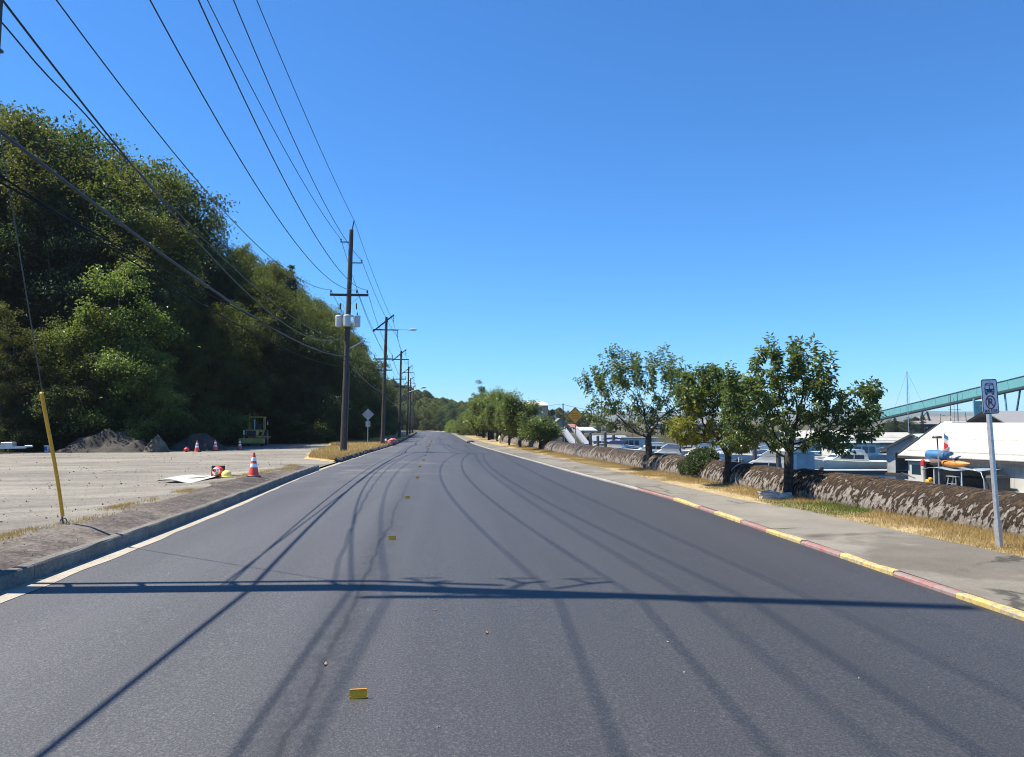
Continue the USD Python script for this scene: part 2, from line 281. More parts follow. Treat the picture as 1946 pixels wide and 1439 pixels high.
M_signy = mat('sign_yellow', (.66, .25, .008), .5)
M_signw = mat('sign_white', (.52, .48, .50), .5)
M_signblk = mat('sign_black', (.02, .018, .03), .5)
M_signred = mat('sign_red', (.16, .012, .022), .5)
M_teal = mat('teal_paint', (.10, .29, .30), .55, (.085, .245, .255), 1)
M_bark = mat('tree_bark', (.016, .013, .011), .95, (.05, .042, .035), 10, 5, (2, 2, .5), .6, 25)
M_tan = mat('tan_wall', (.24, .18, .12), .8, (.30, .23, .16), .4)
M_roofl = mat('pale_roof', (.55, .50, .42), .6)
M_brownroof = mat('brown_roof', (.17, .15, .13), .8, (.22, .20, .18), .3)
M_bluetank = mat('blue_canvas', (.02, .10, .22), .6, (.03, .15, .29), 3)
M_orange = mat('orange_hull', (.52, .19, .03), .5)
M_red = mat('red_plastic', (.5, .03, .03), .5)
M_bluebin = mat('violet_blue_plastic', (.05, .04, .42), .4)
M_canvasg = mat('grey_canvas', (.16, .20, .24), .7, (.22, .26, .30), 3)
M_canvasb = mat('navy_canvas', (.02, .04, .12), .75)
M_digger = mat('machine_yellow', (.36, .22, .04), .6, (.24, .15, .04), 3)
M_leafdry = mat('dead_leaf', (.26, .12, .05), .7)
M_rock = mat('pale_rock', (.28, .27, .25), .9, (.46, .45, .42), 6, bump=.6)
M_tab = mat('marker_tab', (.70, .30, .008), .45, (.46, .2, .01), 30, lo=.45, hi=.8)
M_silver = mat('car_paint', (.20, .26, .32), .25, metal=.3)
# ------------------------------------------------------------------ the corridor: heights and edges
def sp(x): return np.logaddexp(0, x)
def zr(Y): return -0.0068 * 10 * (sp((np.asarray(Y, float) - 28) / 10) - sp((np.asarray(Y, float) - 260) / 10))
def curve(ys, xs):
    p = PchipInterpolator(ys, xs); return lambda Y: p(np.clip(Y, ys[0], ys[-1]))
XR = curve([-40, 0, 8, 16.5, 19, 27, 33.5, 45, 62, 80, 110, 158, 190, 215, 240, 270], [5.13, 5.13, 5.12, 5.15, 5.02, 4.42, 4.05, 3.4, 2.67, 2.31, 2.1, 1.85, 1.7, .6, -2.6, -9])
XL = curve([-40, 0, 8, 12, 27, 33.5, 45, 62, 80, 110, 158, 190, 215, 240, 270], [-4.16, -4.16, -4.16, -4.13, -4.42, -4.36, -4.2, -3.95, -4.2, -4.7, -5.78, -6.6, -8.3, -12, -19])
def XC(Y): return XL(Y) + (XR(Y) - XL(Y)) * np.interp(Y, [0, 12, 40], [.355, .365, .42])
def road_z(X, Y):
    xc = XC(Y); return zr(Y) + .07 - np.where(X < xc, .0205 * (xc - X), .0215 * (X - xc))
XS = curve([-40, 9, 11.1, 14.6, 15.8, 19, 24.4, 32.4, 45.6, 62, 80, 110, 190, 240, 270], [7.3, 7.2, 7.05, 6.80, 6.55, 6.30, 6.02, 5.6, 4.9, 4.1, 3.6, 3.3, 2.9, -1.2, -7.6])
XP = curve([-40, 4, 10.5, 13.3, 16, 19.7, 26.4, 37.4, 48.6, 61.8, 75], [9.9, 8.75, 8.37, 8.16, 7.93, 7.70, 7.26, 6.50, 6.2, 5.9, 5.7])
def walk_z(X, Y): return road_z(XR(Y), Y) + .054 + .012 * (X - XR(Y))
WATER = -3.0
FOREST = [(-75, 42), (-31, 46.8), (-20.5, 49.6), (-17.6, 51.5), (-17.2, 66.5), (-12.6, 68.5), (-10.6, 79), (-10.2, 110), (-11.5, 150), (-14.5, 200), (-22, 245), (-40, 285)]
forest_poly = Polygon(FOREST + [(-300, 330), (-300, -200), (-75, -200)])
forest_edge = LineString([(-75, -200)] + FOREST + [(-300, 330)])
def forest_d(X, Y):
    p = shapely.points(np.asarray(X, float), np.asarray(Y, float)); d = shapely.distance(forest_edge, p)
    return np.where(shapely.contains(forest_poly, p), d, -d)
def sstep(a, b, x): t = np.clip((x - a) / (b - a), 0, 1); return t * t * (3 - 2 * t)
def shore_x(Y): return np.interp(Y, [-60, 60, 105, 140, 170, 190], [10.0, 9.6, 13, 24, 60, 400])
def terr(X, Y):
    X, Y = np.asarray(X, float), np.asarray(Y, float)
    z = zr(np.clip(Y, -60, 330)) - .07
    d = forest_d(X, Y); dd = np.maximum(d, 0)
    z = z + 14 * (1 - np.exp(-dd * .72 / 14)) * sstep(0, 3, dd)
    z = z + (25 * np.exp(-((X + 62) / 58) ** 2)) * sstep(285, 430, Y) * (Y > 0)
    sea = sstep(-.2, 3.2, X - shore_x(Y))
    z = z * (1 - sea) + sea * (-4.6)
    land = sstep(185, 205, Y) * sstep(30, 60, X); z = z * (1 - land) + land * (-1.9 + .004 * np.clip(Y - 200, 0, 3000))
    return z
# terrain sheet
gx = np.unique(np.concatenate([np.linspace(-2600, -150, 22), np.linspace(-150, -40, 28), np.linspace(-40, 20, 76), np.linspace(20, 120, 26), np.linspace(120, 2600, 26)]))
gy = np.unique(np.concatenate([np.linspace(-400, -40, 14), np.linspace(-40, 120, 81), np.linspace(120, 480, 73), np.linspace(480, 4500, 24)]))
GX, GY = np.meshgrid(gx, gy, indexing='ij'); GZ = terr(GX, GY)
GZ = GZ + .25 * (meshkit.noise(np.stack([GX * .12, GY * .12, GX * 0], -1)) - .5) * (forest_d(GX, GY) > 2)
def grid(GX, GY, GZ):
    a, b = GX.shape; i, j = np.meshgrid(np.arange(a - 1), np.arange(b - 1), indexing='ij')
    q = np.stack([i * b + j, (i + 1) * b + j, (i + 1) * b + j + 1, i * b + j + 1], -1).reshape(-1, 4)
    m = MB(); m.add(np.stack([GX, GY, GZ], -1).reshape(-1, 3), q); return m
single('ground', grid(GX, GY, GZ), M_ground, kind='structure', smooth=True)
def strip(x0, x1, ys, n, zf, skirt=0.0):
    t = np.linspace(0, 1, n); Y = np.repeat(ys[:, None], n, 1); X = x0(ys)[:, None] * (1 - t) + x1(ys)[:, None] * t
    return grid(X.T, Y.T, zf(X, Y).T)
def lin(a, b, n): return np.linspace(a, b, n)
YR = np.concatenate([lin(-25, 60, 171), lin(61, 268, 104)])
single('road', strip(XL, XR, YR, 25, lambda X, Y: road_z(X, Y)), A_, kind='structure', smooth=True)
KX = lambda y: XL(y) - np.interp(y, [8, 12, 28, 60], [.24, .21, .09, .09])
YN = lin(-15, 28.2, 87)
single('gutter', strip(lambda y: KX(y) - .04, lambda y: XL(y) + .04 + .06 * (meshkit.noise(np.stack([y * 1.3, y * 0, y * 0], -1)) - .5), lin(-15, 60, 301), 4, lambda X, Y: road_z(np.maximum(X, XL(Y)), Y) + .005), M_gutter, kind='structure', smooth=True)
YS = np.concatenate([lin(-15, 60, 151), lin(61, 265, 103)])
single('sidewalk', strip(lambda y: XR(y) + .098, XS, YS, 8, lambda X, Y: walk_z(X, Y) + .012 * (meshkit.noise(np.stack([X * .9, Y * .5, X * 0], -1)) - .5) * (X > XR(Y) + .4)), M_walk, kind='structure', smooth=True)
def verge_z(X, Y):
    s = (X - XS(Y)); return walk_z(XS(Y), Y) - .012 + .05 * (meshkit.fbm(np.stack([X * 1.6, Y * 1.2, X * 0], -1), 3) - .4) * np.clip(s * 4, 0, 1) - np.clip(X - XP(np.minimum(Y, 75)) - .6, 0, 9) * .5
single('verge', strip(lambda y: XS(y) - .05 + .16 * (meshkit.noise(np.stack([y * 1.4, y * 0 + 3, y * 0], -1)) - .5), lambda y: np.maximum(XP(np.minimum(y, 75)) + 1.6, XS(y) + 3), np.concatenate([lin(-12, 50, 249), lin(51, 262, 106)]), 22, verge_z), M_verge, kind='structure', smooth=True)
# left: soil strip behind the kerb, then the gravel lot
KT = .15
def lot_z(X, Y):
    b = zr(Y) + .03 + .16 * np.clip((X - XL(Y)) / -.9, 0, 1) * np.where(Y < 28.2, 1, 0) * np.exp(-np.clip(-(X - XL(Y)) - 1.6, 0, 50) / 1.5)
    return b + .07 * (meshkit.fbm(np.stack([X * .35, Y * .25, X * 0], -1), 4, 5) - .5)
lot_ring = Polygon([(-4.6, -15), (-4.6, 28), (-4.5, 34), (-6.0, 36.5), (-7.0, 45), (-7.6, 58), (-9.5, 64), (-13.5, 64), (-20, 55), (-34, 53), (-90, 47), (-90, -15)])
XL2 = lambda y: np.interp(y, [-15, 28, 34, 36.5, 45, 58, 69], [-4.5, -4.74, -4.62, -6.2, -7.2, -7.8, -9.6])
lx0 = lambda y: np.interp(y, [-15, 45, 56, 69], [-70, -70, -26, -19])
def lotstrip():
    ys = lin(-15, 69, 169); t = np.concatenate([[0], np.linspace(0, 1, 60)[1:] ** .55]); Y = np.repeat(ys[:, None], len(t), 1); X = lx0(ys)[:, None] * (1 - t) + XL2(ys)[:, None] * t
    return grid(X.T, Y.T, lot_z(X, Y).T)
single('gravel_lot', lotstrip(), M_gravel, kind='structure', smooth=True)
def soil_x(y): return XL(y) - 1.62 + .35 * (meshkit.noise(np.stack([y * .9, y * 0, y * 0 + 9], -1)) - .5) + .9 * np.clip((y - 20) / 9, 0, 1)
single('soil_strip', strip(soil_x, lambda y: KX(y) - .12, lin(-15, 28.2, 174), 16, lambda X, Y: np.maximum(lot_z(X, Y) + .012, zr(Y) + .125 + .02 * (meshkit.fbm(np.stack([X * 3, Y * 3, X * 0], -1), 3) - .5)) - .10 * np.clip((soil_x(Y) + .22 - X) / .22, 0, 1)), M_dirt, kind='structure', smooth=True)
LV = lambda y: np.interp(y, [33.4, 36.5, 45, 58, 66, 110, 150, 200], [-4.7, -6.6, -7.9, -8.6, -10.0, -10.5, -12, -15.5])
single('dry_verge', strip(LV, lambda y: XL(y) - .38, np.concatenate([lin(33.4, 70, 74), lin(72, 200, 65)]), 12, lambda X, Y: zr(Y) + .10 + .05 * (meshkit.fbm(np.stack([X, Y, X * 0], -1), 3, 2) - .5) - .08 * np.clip((LV(Y) + .5 - X) / .5, 0, 1)), M_verge, kind='structure', smooth=True)
# water
WG = np.meshgrid(np.concatenate([lin(8.5, 120, 60), lin(125, 2600, 30)]), np.concatenate([lin(-60, 200, 90), lin(210, 600, 10)]), indexing='ij')
M_water = usdkit.material(stage, LK + 'harbour_water', {'g': ('geometry', {}), 'm': ('mapping', {'scale': (.5, 1.4, 1.0)}), 'n': ('noise_texture', {'scale': 1.6, 'detail': 5.0, 'roughness': .6}), 'b': ('bump', {'strength': .35, 'distance': .25}), 'p': ('principled_bsdf', {'base_color': (.004, .022, .045), 'roughness': .08, 'ior': 1.33})},
    [('g.position', 'm.vector'), ('m.vector', 'n.vector'), ('n.fac', 'b.height'), ('b.normal', 'p.normal')], surface='p.BSDF')
single('harbour_water', grid(WG[0], WG[1], WG[0] * 0 + WATER), M_water, kind='structure')
# far hazy land across the water
hx = lin(-200, 3400, 90); hy = np.array([2300, 2450, 2700, 3000.0])
HX, HY = np.meshgrid(hx, hy, indexing='ij'); HZ = np.array([-6, .6, 1.0, .3]) * (22 + 30 * meshkit.fbm(np.stack([HX / 420, HX * 0, HX * 0], -1), 4, 3)) * sstep(-100, 500, HX)
single('hills', grid(HX, HY, np.where(HY < 2350, -8, HZ)), mat('far_woods', (.03, .05, .03), .9, (.06, .08, .05), .02), kind='structure', smooth=True)

# ------------------------------------------------------------------ kerbs
def kerb_block(xf, y0, y1, width, top, drop, side, seed, rough=.006, bev=.02):
    n = max(2, int((y1 - y0) / .35) + 1); ys = np.linspace(y0 + .006, y1 - .006, n)
    m = MB(); prof = np.array([(0, -drop), (0, top - bev), (bev, top), (width, top), (width, -drop)]) if side > 0 else np.array([(0, -drop), (0, top - bev), (-bev, top), (-width, top), (-width, -drop)])
    V = []
    for y in ys:
        base = road_z(xf(y) if side > 0 else XL(y), y)
        nz = meshkit.noise(np.array([[y * 4 + k * 3.1, seed, k] for k in range(5)])) - .5
        V.append(np.stack([xf(y) + prof[:, 0] + nz * rough, np.full(5, y), base + prof[:, 1] + nz[::-1] * rough * 1.5], 1))
    V = np.array(V); i, j = np.meshgrid(np.arange(n - 1), np.arange(4), indexing='ij')
    q = np.stack([i * 5 + j, i * 5 + j + 1, (i + 1) * 5 + j + 1, (i + 1) * 5 + j], -1).reshape(-1, 4)
    if side > 0: q = q[:, ::-1]
    m.add(V.reshape(-1, 3), q)
    for k, o in ((0, [0, 4, 3, 2, 1]), (n - 1, [0, 1, 2, 3, 4])):
        m.add(V[k][o], [[0, 1, 2], [0, 2, 3], [0, 3, 4]] if side > 0 else [[0, 2, 1], [0, 3, 2], [0, 4, 3]])
    return m
kr = Thing('kerb', None, None, (0, 0, 0), kind='structure')
cuts = [(-6, -2, 'g'), (-2, 1.5, 'r'), (1.5, 3.4, 'y'), (3.4, 5.0, 'r'), (5.0, 6.15, 'r'), (6.15, 7.34, 'y'), (7.34, 8.42, 'r'), (8.42, 9.62, 'y'), (9.62, 10.7, 'r'), (10.7, 11.9, 'y'), (11.9, 13.0, 'r'), (13.0, 14.3, 'y'), (14.3, 15.26, 'r'), (15.26, 16.9, 'y'), (16.9, 18.0, 'r'), (18.0, 19.5, 'r'), (19.5, 20.6, 'g')]
for k, (a, b, c) in enumerate(cuts):
    kr.part('kerb_stone', kerb_block(XR, a, b, .092, .05 if c != 'y' else .058, .06, 1, k, .012 if c == 'y' else .007), {'g': M_kerb, 'r': M_kr, 'y': M_ky}[c])
for k, a in enumerate(np.arange(20.6, 60, 3.0)): kr.part('kerb_stone', kerb_block(XR, a, min(a + 3.0, 60), .092, .05, .06, 1, 40 + k), M_kerb)
for k, a in enumerate(np.arange(60, 250, 10.0)): kr.part('kerb_stone', kerb_block(XR, a, a + 10, .092, .05, .06, 1, 80 + k), M_kerb)
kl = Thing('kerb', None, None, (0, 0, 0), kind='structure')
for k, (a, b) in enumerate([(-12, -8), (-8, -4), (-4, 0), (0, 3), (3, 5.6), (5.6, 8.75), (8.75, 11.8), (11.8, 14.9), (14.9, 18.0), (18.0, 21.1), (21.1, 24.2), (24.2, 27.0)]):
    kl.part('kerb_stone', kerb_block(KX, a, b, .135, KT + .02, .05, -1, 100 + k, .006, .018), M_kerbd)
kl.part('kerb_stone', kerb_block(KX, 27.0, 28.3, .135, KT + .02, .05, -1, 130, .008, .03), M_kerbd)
for k, a in enumerate(np.arange(33.5, 100, 2.6)):
    kl.part('asphalt_berm', kerb_block(KX, a, a + 2.61, .20, .15, .05, -1, 140 + k, .07, .07), M_berm)
for k, a in enumerate(np.arange(100, 230, 13)):
    kl.part('asphalt_berm', kerb_block(KX, a, a + 13.0, .20, .15, .05, -1, 180 + k, .05, .07), M_berm)
# ------------------------------------------------------------------ centre line markers
TG = 'temporary yellow lane markers along the road joint'
def marker_mesh():
    m = MB(); w, h = .102, .052
    m.box((0, .012, .0035), (w, .03, .003)); m.box((0, 0, h / 2 + .002), (w, .0035, h)); m.box((0, -.0025, h * .12 + .002), (w, .003, .012)); m.box((0, .001, h + .003), (w, .008, .004))
    return m
TY = [4.69, 10.84, 16.63, 22.58, 28.36, 33.5, 38.5, 43.8, 49.3, 55, 61, 67, 73, 79]
TX = [-.50, -.71, -.77, -.77, -.88, -.88, -.92, -.95, -1.0, -1.05, -1.1, -1.15, -1.2, -1.25]
for k, (x, y) in enumerate(zip(TX, TY)):
    lab = ['bright yellow bent lane marker standing nearest to the viewer on the asphalt', 'second nearest yellow lane marker, on the road joint beyond the long pole shadow', 'third small yellow lane marker along the road joint', 'fourth small yellow lane marker along the road joint'][k] if k < 4 else 'tiny yellow lane marker far off along the middle of the road'
    if k == 0 or k == 4:
        t = Thing('lane_marker', lab, 'road marker', (x, y, float(road_z(x, y))), .02, TG)
        t.part('marker_tab', marker_mesh(), M_tab)
        sm = MB(); sm.box((0, -.0024, .047), (.096, .002, .006)); t.part('reflective_strip', sm, M_signy)
        if k == 0: tab0 = t
    else: copy_of(tab0, (x, y, float(road_z(x, y))), .03 * math.sin(k * 3), None, lab)
# fallen leaves on the road
for (u, v, l) in [(925, 1214, 'dry orange leaf lying alone on the right lane'), (617, 1282, 'curled pale brown leaf lying on the dark road joint'), (826, 1170, 'small dry leaf just below the pole shadow')]:
    p = on_level(u, v, .0); m = MB(); a = lin(0, 2 * np.pi, 10)[:-1]
    vv = np.stack([.021 * np.cos(a), .010 * np.sin(a), .006 + .012 * np.cos(a) ** 2], 1) @ rotz(u).T
    m.add(np.vstack([vv, [[0, 0, .004]]]) + [p[0], p[1], float(road_z(p[0], p[1]))], [[i, (i + 1) % 9, 9] for i in range(9)])
    single('fallen_leaf', m, M_leafdry, l, 'leaf')
# ------------------------------------------------------------------ utility poles
GP = 'utility poles along the left side of the road'
class Pole:
    def __init__(s, base, top, r0, r1, label):
        s.b, s.t = np.array(base, float), np.array(top, float); s.r0, s.r1 = r0, r1
        s.T = Thing('utility_pole', label, 'utility pole', base, 0, GP)
        k = np.linspace(0, 1, 9); p = s.b + (s.t - s.b) * k[:, None]; p[0, 2] -= .3
        m = MB(); m.tube(p, r0 + (r1 - r0) * k, 14); s.part('pole_shaft', m, M_wood, True)
    def at(s, z): return s.b + (s.t - s.b) * ((z - s.b[2]) / (s.t[2] - s.b[2]))
    def rad(s, z): return s.r0 + (s.r1 - s.r0) * ((z - s.b[2]) / (s.t[2] - s.b[2]))
    def part(s, n, m, mt, smooth=False, label=None): return s.T.part(n, m, mt, smooth, world=True, label=label)
    def arm(s, z, x0, x1, w=.09, h=.115, dy=-.2, tilt=0.0, braces=True, mt=None):
        c = s.at(z); dy = dy and math.copysign(s.rad(z) + w / 2 + .004, dy); m = MB(); m.bar(c + [x0, dy, 0], c + [x1, dy, tilt], w, h); s.part('crossarm', m, mt or M_arm)
        if braces:
            for sx in (-1, 1):
                m = MB(); m.bar(c + [sx * .62, dy - .06 * np.sign(dy), -.05], c + [sx * .03, dy - .05 * np.sign(dy), -.62], .03, .012); s.part('brace', m, M_iron)
    def pin(s, p, h=.2):
        m = MB(); m.lathe([(0, 0), (.014, 0), (.014, .07), (.05, .08), (.055, .11), (.038, .13), (.045, .15), (.03, h - .01), (0, h)], p, 10); s.part('insulator', m, M_insul, True)
    def string(s, p, n=5, L=.55):
        m = MB(); prof = [(0, 0), (.012, 0)]
        for k in range(n):
            z = -L * (k + .2) / n; prof += [(.012, z), (.052, z - .012), (.056, z - .035), (.014, z - .05)]
        prof += [(.012, -L), (0, -L)]; m.lathe(prof[::-1], p, 9); s.part('hanging_insulator', m, M_insul, True)
    def can(s, p, h=.62, r=.2):
        m = MB(); m.lathe([(0, 0), (r * .85, 0), (r, .04), (r, h - .06), (r * 1.04, h - .05), (r * 1.02, h), (r * .55, h + .05), (0, h + .06)], p, 18); q = s.part('transformer', m, M_can, True)
        m = MB(); m.lathe([(0, 0), (.035, 0), (.025, .05), (.04, .07), (.025, .1), (.04, .12), (.02, .17), (0, .18)], np.asarray(p) + [.02, 0, h + .04], 8); s.T.part('bushing', m, M_insul, True, True, under=q)
    def lamp(s, z, dx, dz=.25, L=.75):
        c = s.at(z); k = np.linspace(0, 1, 8)[:, None]; p = c + np.array([dx, 0, 0]) * k + np.array([0, 0, dz]) * np.sin(k * np.pi / 2)
        m = MB(); m.tube(p, .032, 8); a = s.part('lamp_arm', m, M_steel, True)
        e = p[-1]; m = MB(); t = np.linspace(0, 1, 7); m.tube(e + np.stack([t * L - .1, t * 0, t * .02], 1), [.05, .085, .11, .125, .12, .1, .04], 10)
        v, f = m.arrays(); v[:, 2] = e[2] + (v[:, 2] - e[2]) * .75; s.part('street_lamp_head', (v, f), M_can, True)
        m = MB(); m.cyl(e + [.2, 0, .07], e + [.2, 0, .16], .035, .03, 8); s.part('photocell', m, M_can, True)

PA = Pole((-5.0, 8.35, .1), (-4.70, 8.35, 15.2), .175, .115, 'nearest utility pole, at the left edge of the view, with a yellow guarded guy wire')
PA.arm(9.04, -1.62, .92); PA.arm(8.7, -1.1, 1.25, dy=-.2); PA.arm(11.5, 0, .36, .05, .06, 0, .04, False, M_iron); PA.arm(12.6, 0, -.98, .05, .06, 0, .04, False, M_iron)
m = MB(); m.bar(PA.at(13.2) - [0, 0, .3], PA.at(13.2) + [-.32, 0, .45], .05, .05); PA.part('top_bracket', m, M_iron)
for x in (-1.54, .04, .81): PA.pin(PA.at(9.04) + [x, -.17, .06])
PA.pin(PA.at(12.6) + [-.95, 0, .06]); PA.pin(PA.at(11.5) + [.30, 0, .06])
m = MB(); c = PA.at(0.2) ; m.tube([PA.at(z) + [-.20, .34, 0] for z in np.linspace(.05, 8.9, 10)], .045, 8); PA.part('riser_conduit', m, M_steel, True)
for z in (.7, 1.9, 3.1, 4.6, 6.2, 7.8):
    m = MB(); m.bar(PA.at(z) + [-.05, .12, 0], PA.at(z) + [-.20, .34, .03], .05, .04); PA.part('standoff_bracket', m, M_steel)
for k, (x, z) in enumerate([(.25, 8.5), (.95, 8.5), (-.75, 8.5)]):
    b = PA.at(8.5) + [x, .42, .1]; m = MB(); m.cyl(b, b + [.02, .12, .32], .035, .03, 8); m.cyl(b + [0, 0, -.05], b + [0, .2, -.28], .03, .02, 8); m.bar(PA.at(8.5) + [x * .6, .14, .0], b, .04, .05)
    a = np.linspace(0, 2 * np.pi, 15); m.tube(np.stack([b[0] + .17 * np.cos(a) + .12, b[1] + .2 + .05 * np.sin(a), b[2] - .3 + .16 * np.sin(a)], 1), .012, 5, False); PA.part('fuse_cutout', m, M_insul, True)
m = MB(); b = PA.at(5.62) + [.15, -.02, 0]; m.box(b + [.02, 0, 0], (.07, .05, .03)); PA.part('cable_bracket', m, M_iron)
m = MB(); b = PA.at(6.3) + [-.16, 0, 0]; m.box(b, (.1, .05, .05)); PA.part('cable_bracket', m, M_iron)

PB = Pole((-5.71, 44.2, -.12), (-5.39, 44.2, 12.75), .19, .12, 'tall utility pole with three grey transformer cans, standing on the dry grass tip')
PB.arm(8.93, -1.05, 1.1, .1, .13)
for x in (-1.0, .46, 1.05): PB.pin(PB.at(8.93) + [x, -.18, .06], .24)
PB.arm(12.03, 0, -.6, .06, .06, 0, .0, False, M_iron); PB.arm(10.83, 0, .68, .06, .06, 0, .0, False, M_iron)
PB.pin(PB.at(12.03) + [-.57, 0, .03], .14); PB.pin(PB.at(10.83) + [.65, 0, .03], .14)
m = MB(); m.bar(PB.t - [0, 0, .2], PB.t + [.15, 0, .55], .06, .06); PB.part('top_bracket', m, M_iron)
for dx, dy in ((-.5, -.1), (0.0, -.40), (.52, -.1)): PB.can(PB.at(7.1) + [dx, dy, 0])
m = MB(); m.bar(PB.at(7.72) + [-.6, -.14, 0], PB.at(7.72) + [.62, -.14, 0], .05, .07); PB.part('transformer_mount', m, M_iron)
for x in (.48, -.42):
    b = PB.at(8.1) + [x, -.2, 0]; m = MB(); m.cyl(b, b + [0, -.06, .34], .035, .03, 8); PB.part('fuse_cutout', m, M_insul, True)
m = MB(); m.bar(PB.at(5.85) + [.1, 0, 0], PB.at(6.35) + [.95, .1, 0], .05, .05); PB.part('brace_arm', m, M_steel)
m = MB(); m.tube([PB.at(z) + [.2, -.12, 0] for z in np.linspace(.0, 4.6, 6)], .03, 8); PB.part('riser_conduit', m, M_iron, True)

def far_pole(X, Y, zt, lean, label, full=True):
    b = np.array([X, Y, float(zr(Y)) + .1]); P = Pole(b, (X + lean, Y, zt), .17, .11, label)
    c = P.at(zt - .25); mm = MB(); mm.bar(c + [-1.05, -.16, -.95], c + [.62, -.16, .42], .09, .11); P.part('slanted_crossarm', mm, M_arm)
    z1 = zt - 1.02; c = P.at(z1); mm = MB(); mm.bar(c + [-1.05, .14, 0], c + [.95, .14, 0], .08, .1); P.part('crossarm', mm, M_arm)
    P.string(P.at(zt - .25) + [.58, -.16, .36]); P.string(P.at(z1) + [.92, .14, -.04])
    if full:
        P.arm(zt - 3.4, -.95, .6, .08, .1, .18, 0, False); P.arm(zt - 4.3, -.6, .55, .08, .1, .18, 0, False)
        for x in (-.85, .15, .55): P.string(P.at(zt - 3.4) + [x, .2, .35], 4, .4)
    return P
PC = far_pole(-4.92, 62.2, 10.15, .22, 'utility pole with a slanted top arm and a street lamp reaching right'); PC.lamp(9.12, 1.85, .02)
PD = far_pole(-5.34, 92.8, 10.2, .12, 'third pole along the road, with a low lamp arm rising to the right')
k = np.linspace(0, 1, 6)[:, None]; c = PD.at(4.9); m = MB(); m.tube(c + np.array([2.5, 0, .85]) * k, .04, 7); PD.part('lamp_arm', m, M_steel, True)
e = c + [2.5, 0, .85]; m = MB(); m.tube(e + np.stack([np.linspace(-.1, .6, 5), np.zeros(5), np.linspace(0, .05, 5)], 1), [.05, .1, .12, .1, .04], 8); PD.part('street_lamp_head', m, M_can, True)
PE = far_pole(-6.0, 126, 10.7, .15, 'fourth pole along the road, half lost against the dark trees')
PF = far_pole(-6.9, 156, 10.5, .1, 'fifth pole along the road, thin and dark before the trees', False)
PG = far_pole(-7.6, 186, 10.2, .1, 'farthest visible pole, where the road meets the wooded bend', False)
PO = [PA, PB, PC, PD, PE, PF, PG]
# ------------------------------------------------------------------ cables: every line is one continuous sagging thing
def span(a, b, sag, n=26):
    t = np.linspace(0, 1, n)[:, None]; p = np.asarray(a) + (np.asarray(b) - np.asarray(a)) * t; p[:, 2] -= (4 * sag * t * (1 - t))[:, 0]; return p
def cable(points, sags, r, mt, label, name='power_line', group='overhead wires between the utility poles', wob=0.0):
    P = np.vstack([span(a, b, s) if k == 0 else span(a, b, s)[1:] for k, (a, b, s) in enumerate(zip(points[:-1], points[1:], sags))])
    if wob:
        k = np.linspace(0, 1, len(P) * 4); P = np.stack([np.interp(k, np.linspace(0, 1, len(P)), P[:, i]) for i in range(3)], 1); P[:, 2] += wob * np.sin(P[:, 1] * 2.9); P[:, 0] += wob * np.cos(P[:, 1] * 2.9)
    m = MB(); m.tube(P, r, 5); single(name, m, mt, label, 'overhead wire', group, smooth=True)
Z0 = np.array([-4.4, -30.0, 0.0])
def Z(x, z): return np.array([Z0[0] + x, Z0[1], z])
R = .0135
cable([Z(-.95, 9.9), PA.at(9.04) + [-1.54, -.17, .26], PB.at(8.93) + [-1.0, -.18, .28], PC.at(6.8) + [-.9, .18, .3], PD.at(6.8) + [-.9, .18, .3], PE.at(7.3) + [-.9, .18, .3]], [1.4, 1.52, .5, .9, .9], R, M_wire, 'power line ending on the left tip of the wide crossarm of the transformer pole')
cable([Z(.3, 9.9), PA.at(9.04) + [.04, -.17, .26], PB.at(8.93) + [.46, -.18, .3], PC.at(6.8) + [.15, .18, .3], PD.at(6.8) + [.15, .18, .3], PE.at(7.3) + [.15, .18, .3]], [1.4, 1.70, .5, .9, .9], R, M_wire, 'power line running to the middle pin of the wide crossarm of the transformer pole')
cable([Z(1.15, 9.9), PA.at(9.04) + [.81, -.17, .26], PB.at(8.93) + [1.05, -.18, .3], PC.at(6.8) + [.55, .18, .3], PD.at(6.8) + [.55, .18, .3], PE.at(7.3) + [.55, .18, .3]], [1.4, 1.53, .5, .9, .9], R, M_wire, 'power line running to the right pin of the wide crossarm of the transformer pole')
cable([Z(-.6, 12.8), PA.at(12.6) + [-.95, 0, .2], PB.at(12.03) + [-.57, 0, .16], PC.t + [-.98, -.16, -1.15], PD.t + [-.98, -.16, -1.15], PE.t + [-.98, -.16, -1.15], PF.t + [-.98, -.16, -1.15], PG.t + [-.98, -.16, -1.15]], [1.0, .86, .35, .7, .7, .7, .7], R, M_wire, 'upper power line tied to the short left arm near the top of the transformer pole')
cable([Z(.7, 11.8), PA.at(11.5) + [.30, 0, .2], PB.at(10.83) + [.65, 0, .16], PC.at(9.13) + [.92, .14, -.6], PD.at(9.18) + [.92, .14, -.6], PE.at(9.68) + [.92, .14, -.6], PF.at(9.4) + [.92, .14, -.6], PG.at(9.1) + [.92, .14, -.6]], [1.2, 1.18, .4, .7, .7, .7, .7], R, M_wire, 'power line tied to the short right arm of the transformer pole')
cable([Z(.16, 13.8), PA.at(13.2) + [-.32, 0, .45], PB.t + [.15, 0, .55], PC.t + [.58, -.16, -.45], PD.t + [.58, -.16, -.45], PE.t + [.58, -.16, -.45], PF.t + [.58, -.16, -.45], PG.t + [.58, -.16, -.45]], [.6, .46, .3, .7, .7, .7, .7], R, M_wire, 'topmost power line, rightmost of all the wires against the sky')
GC = 'low cables between the utility poles'
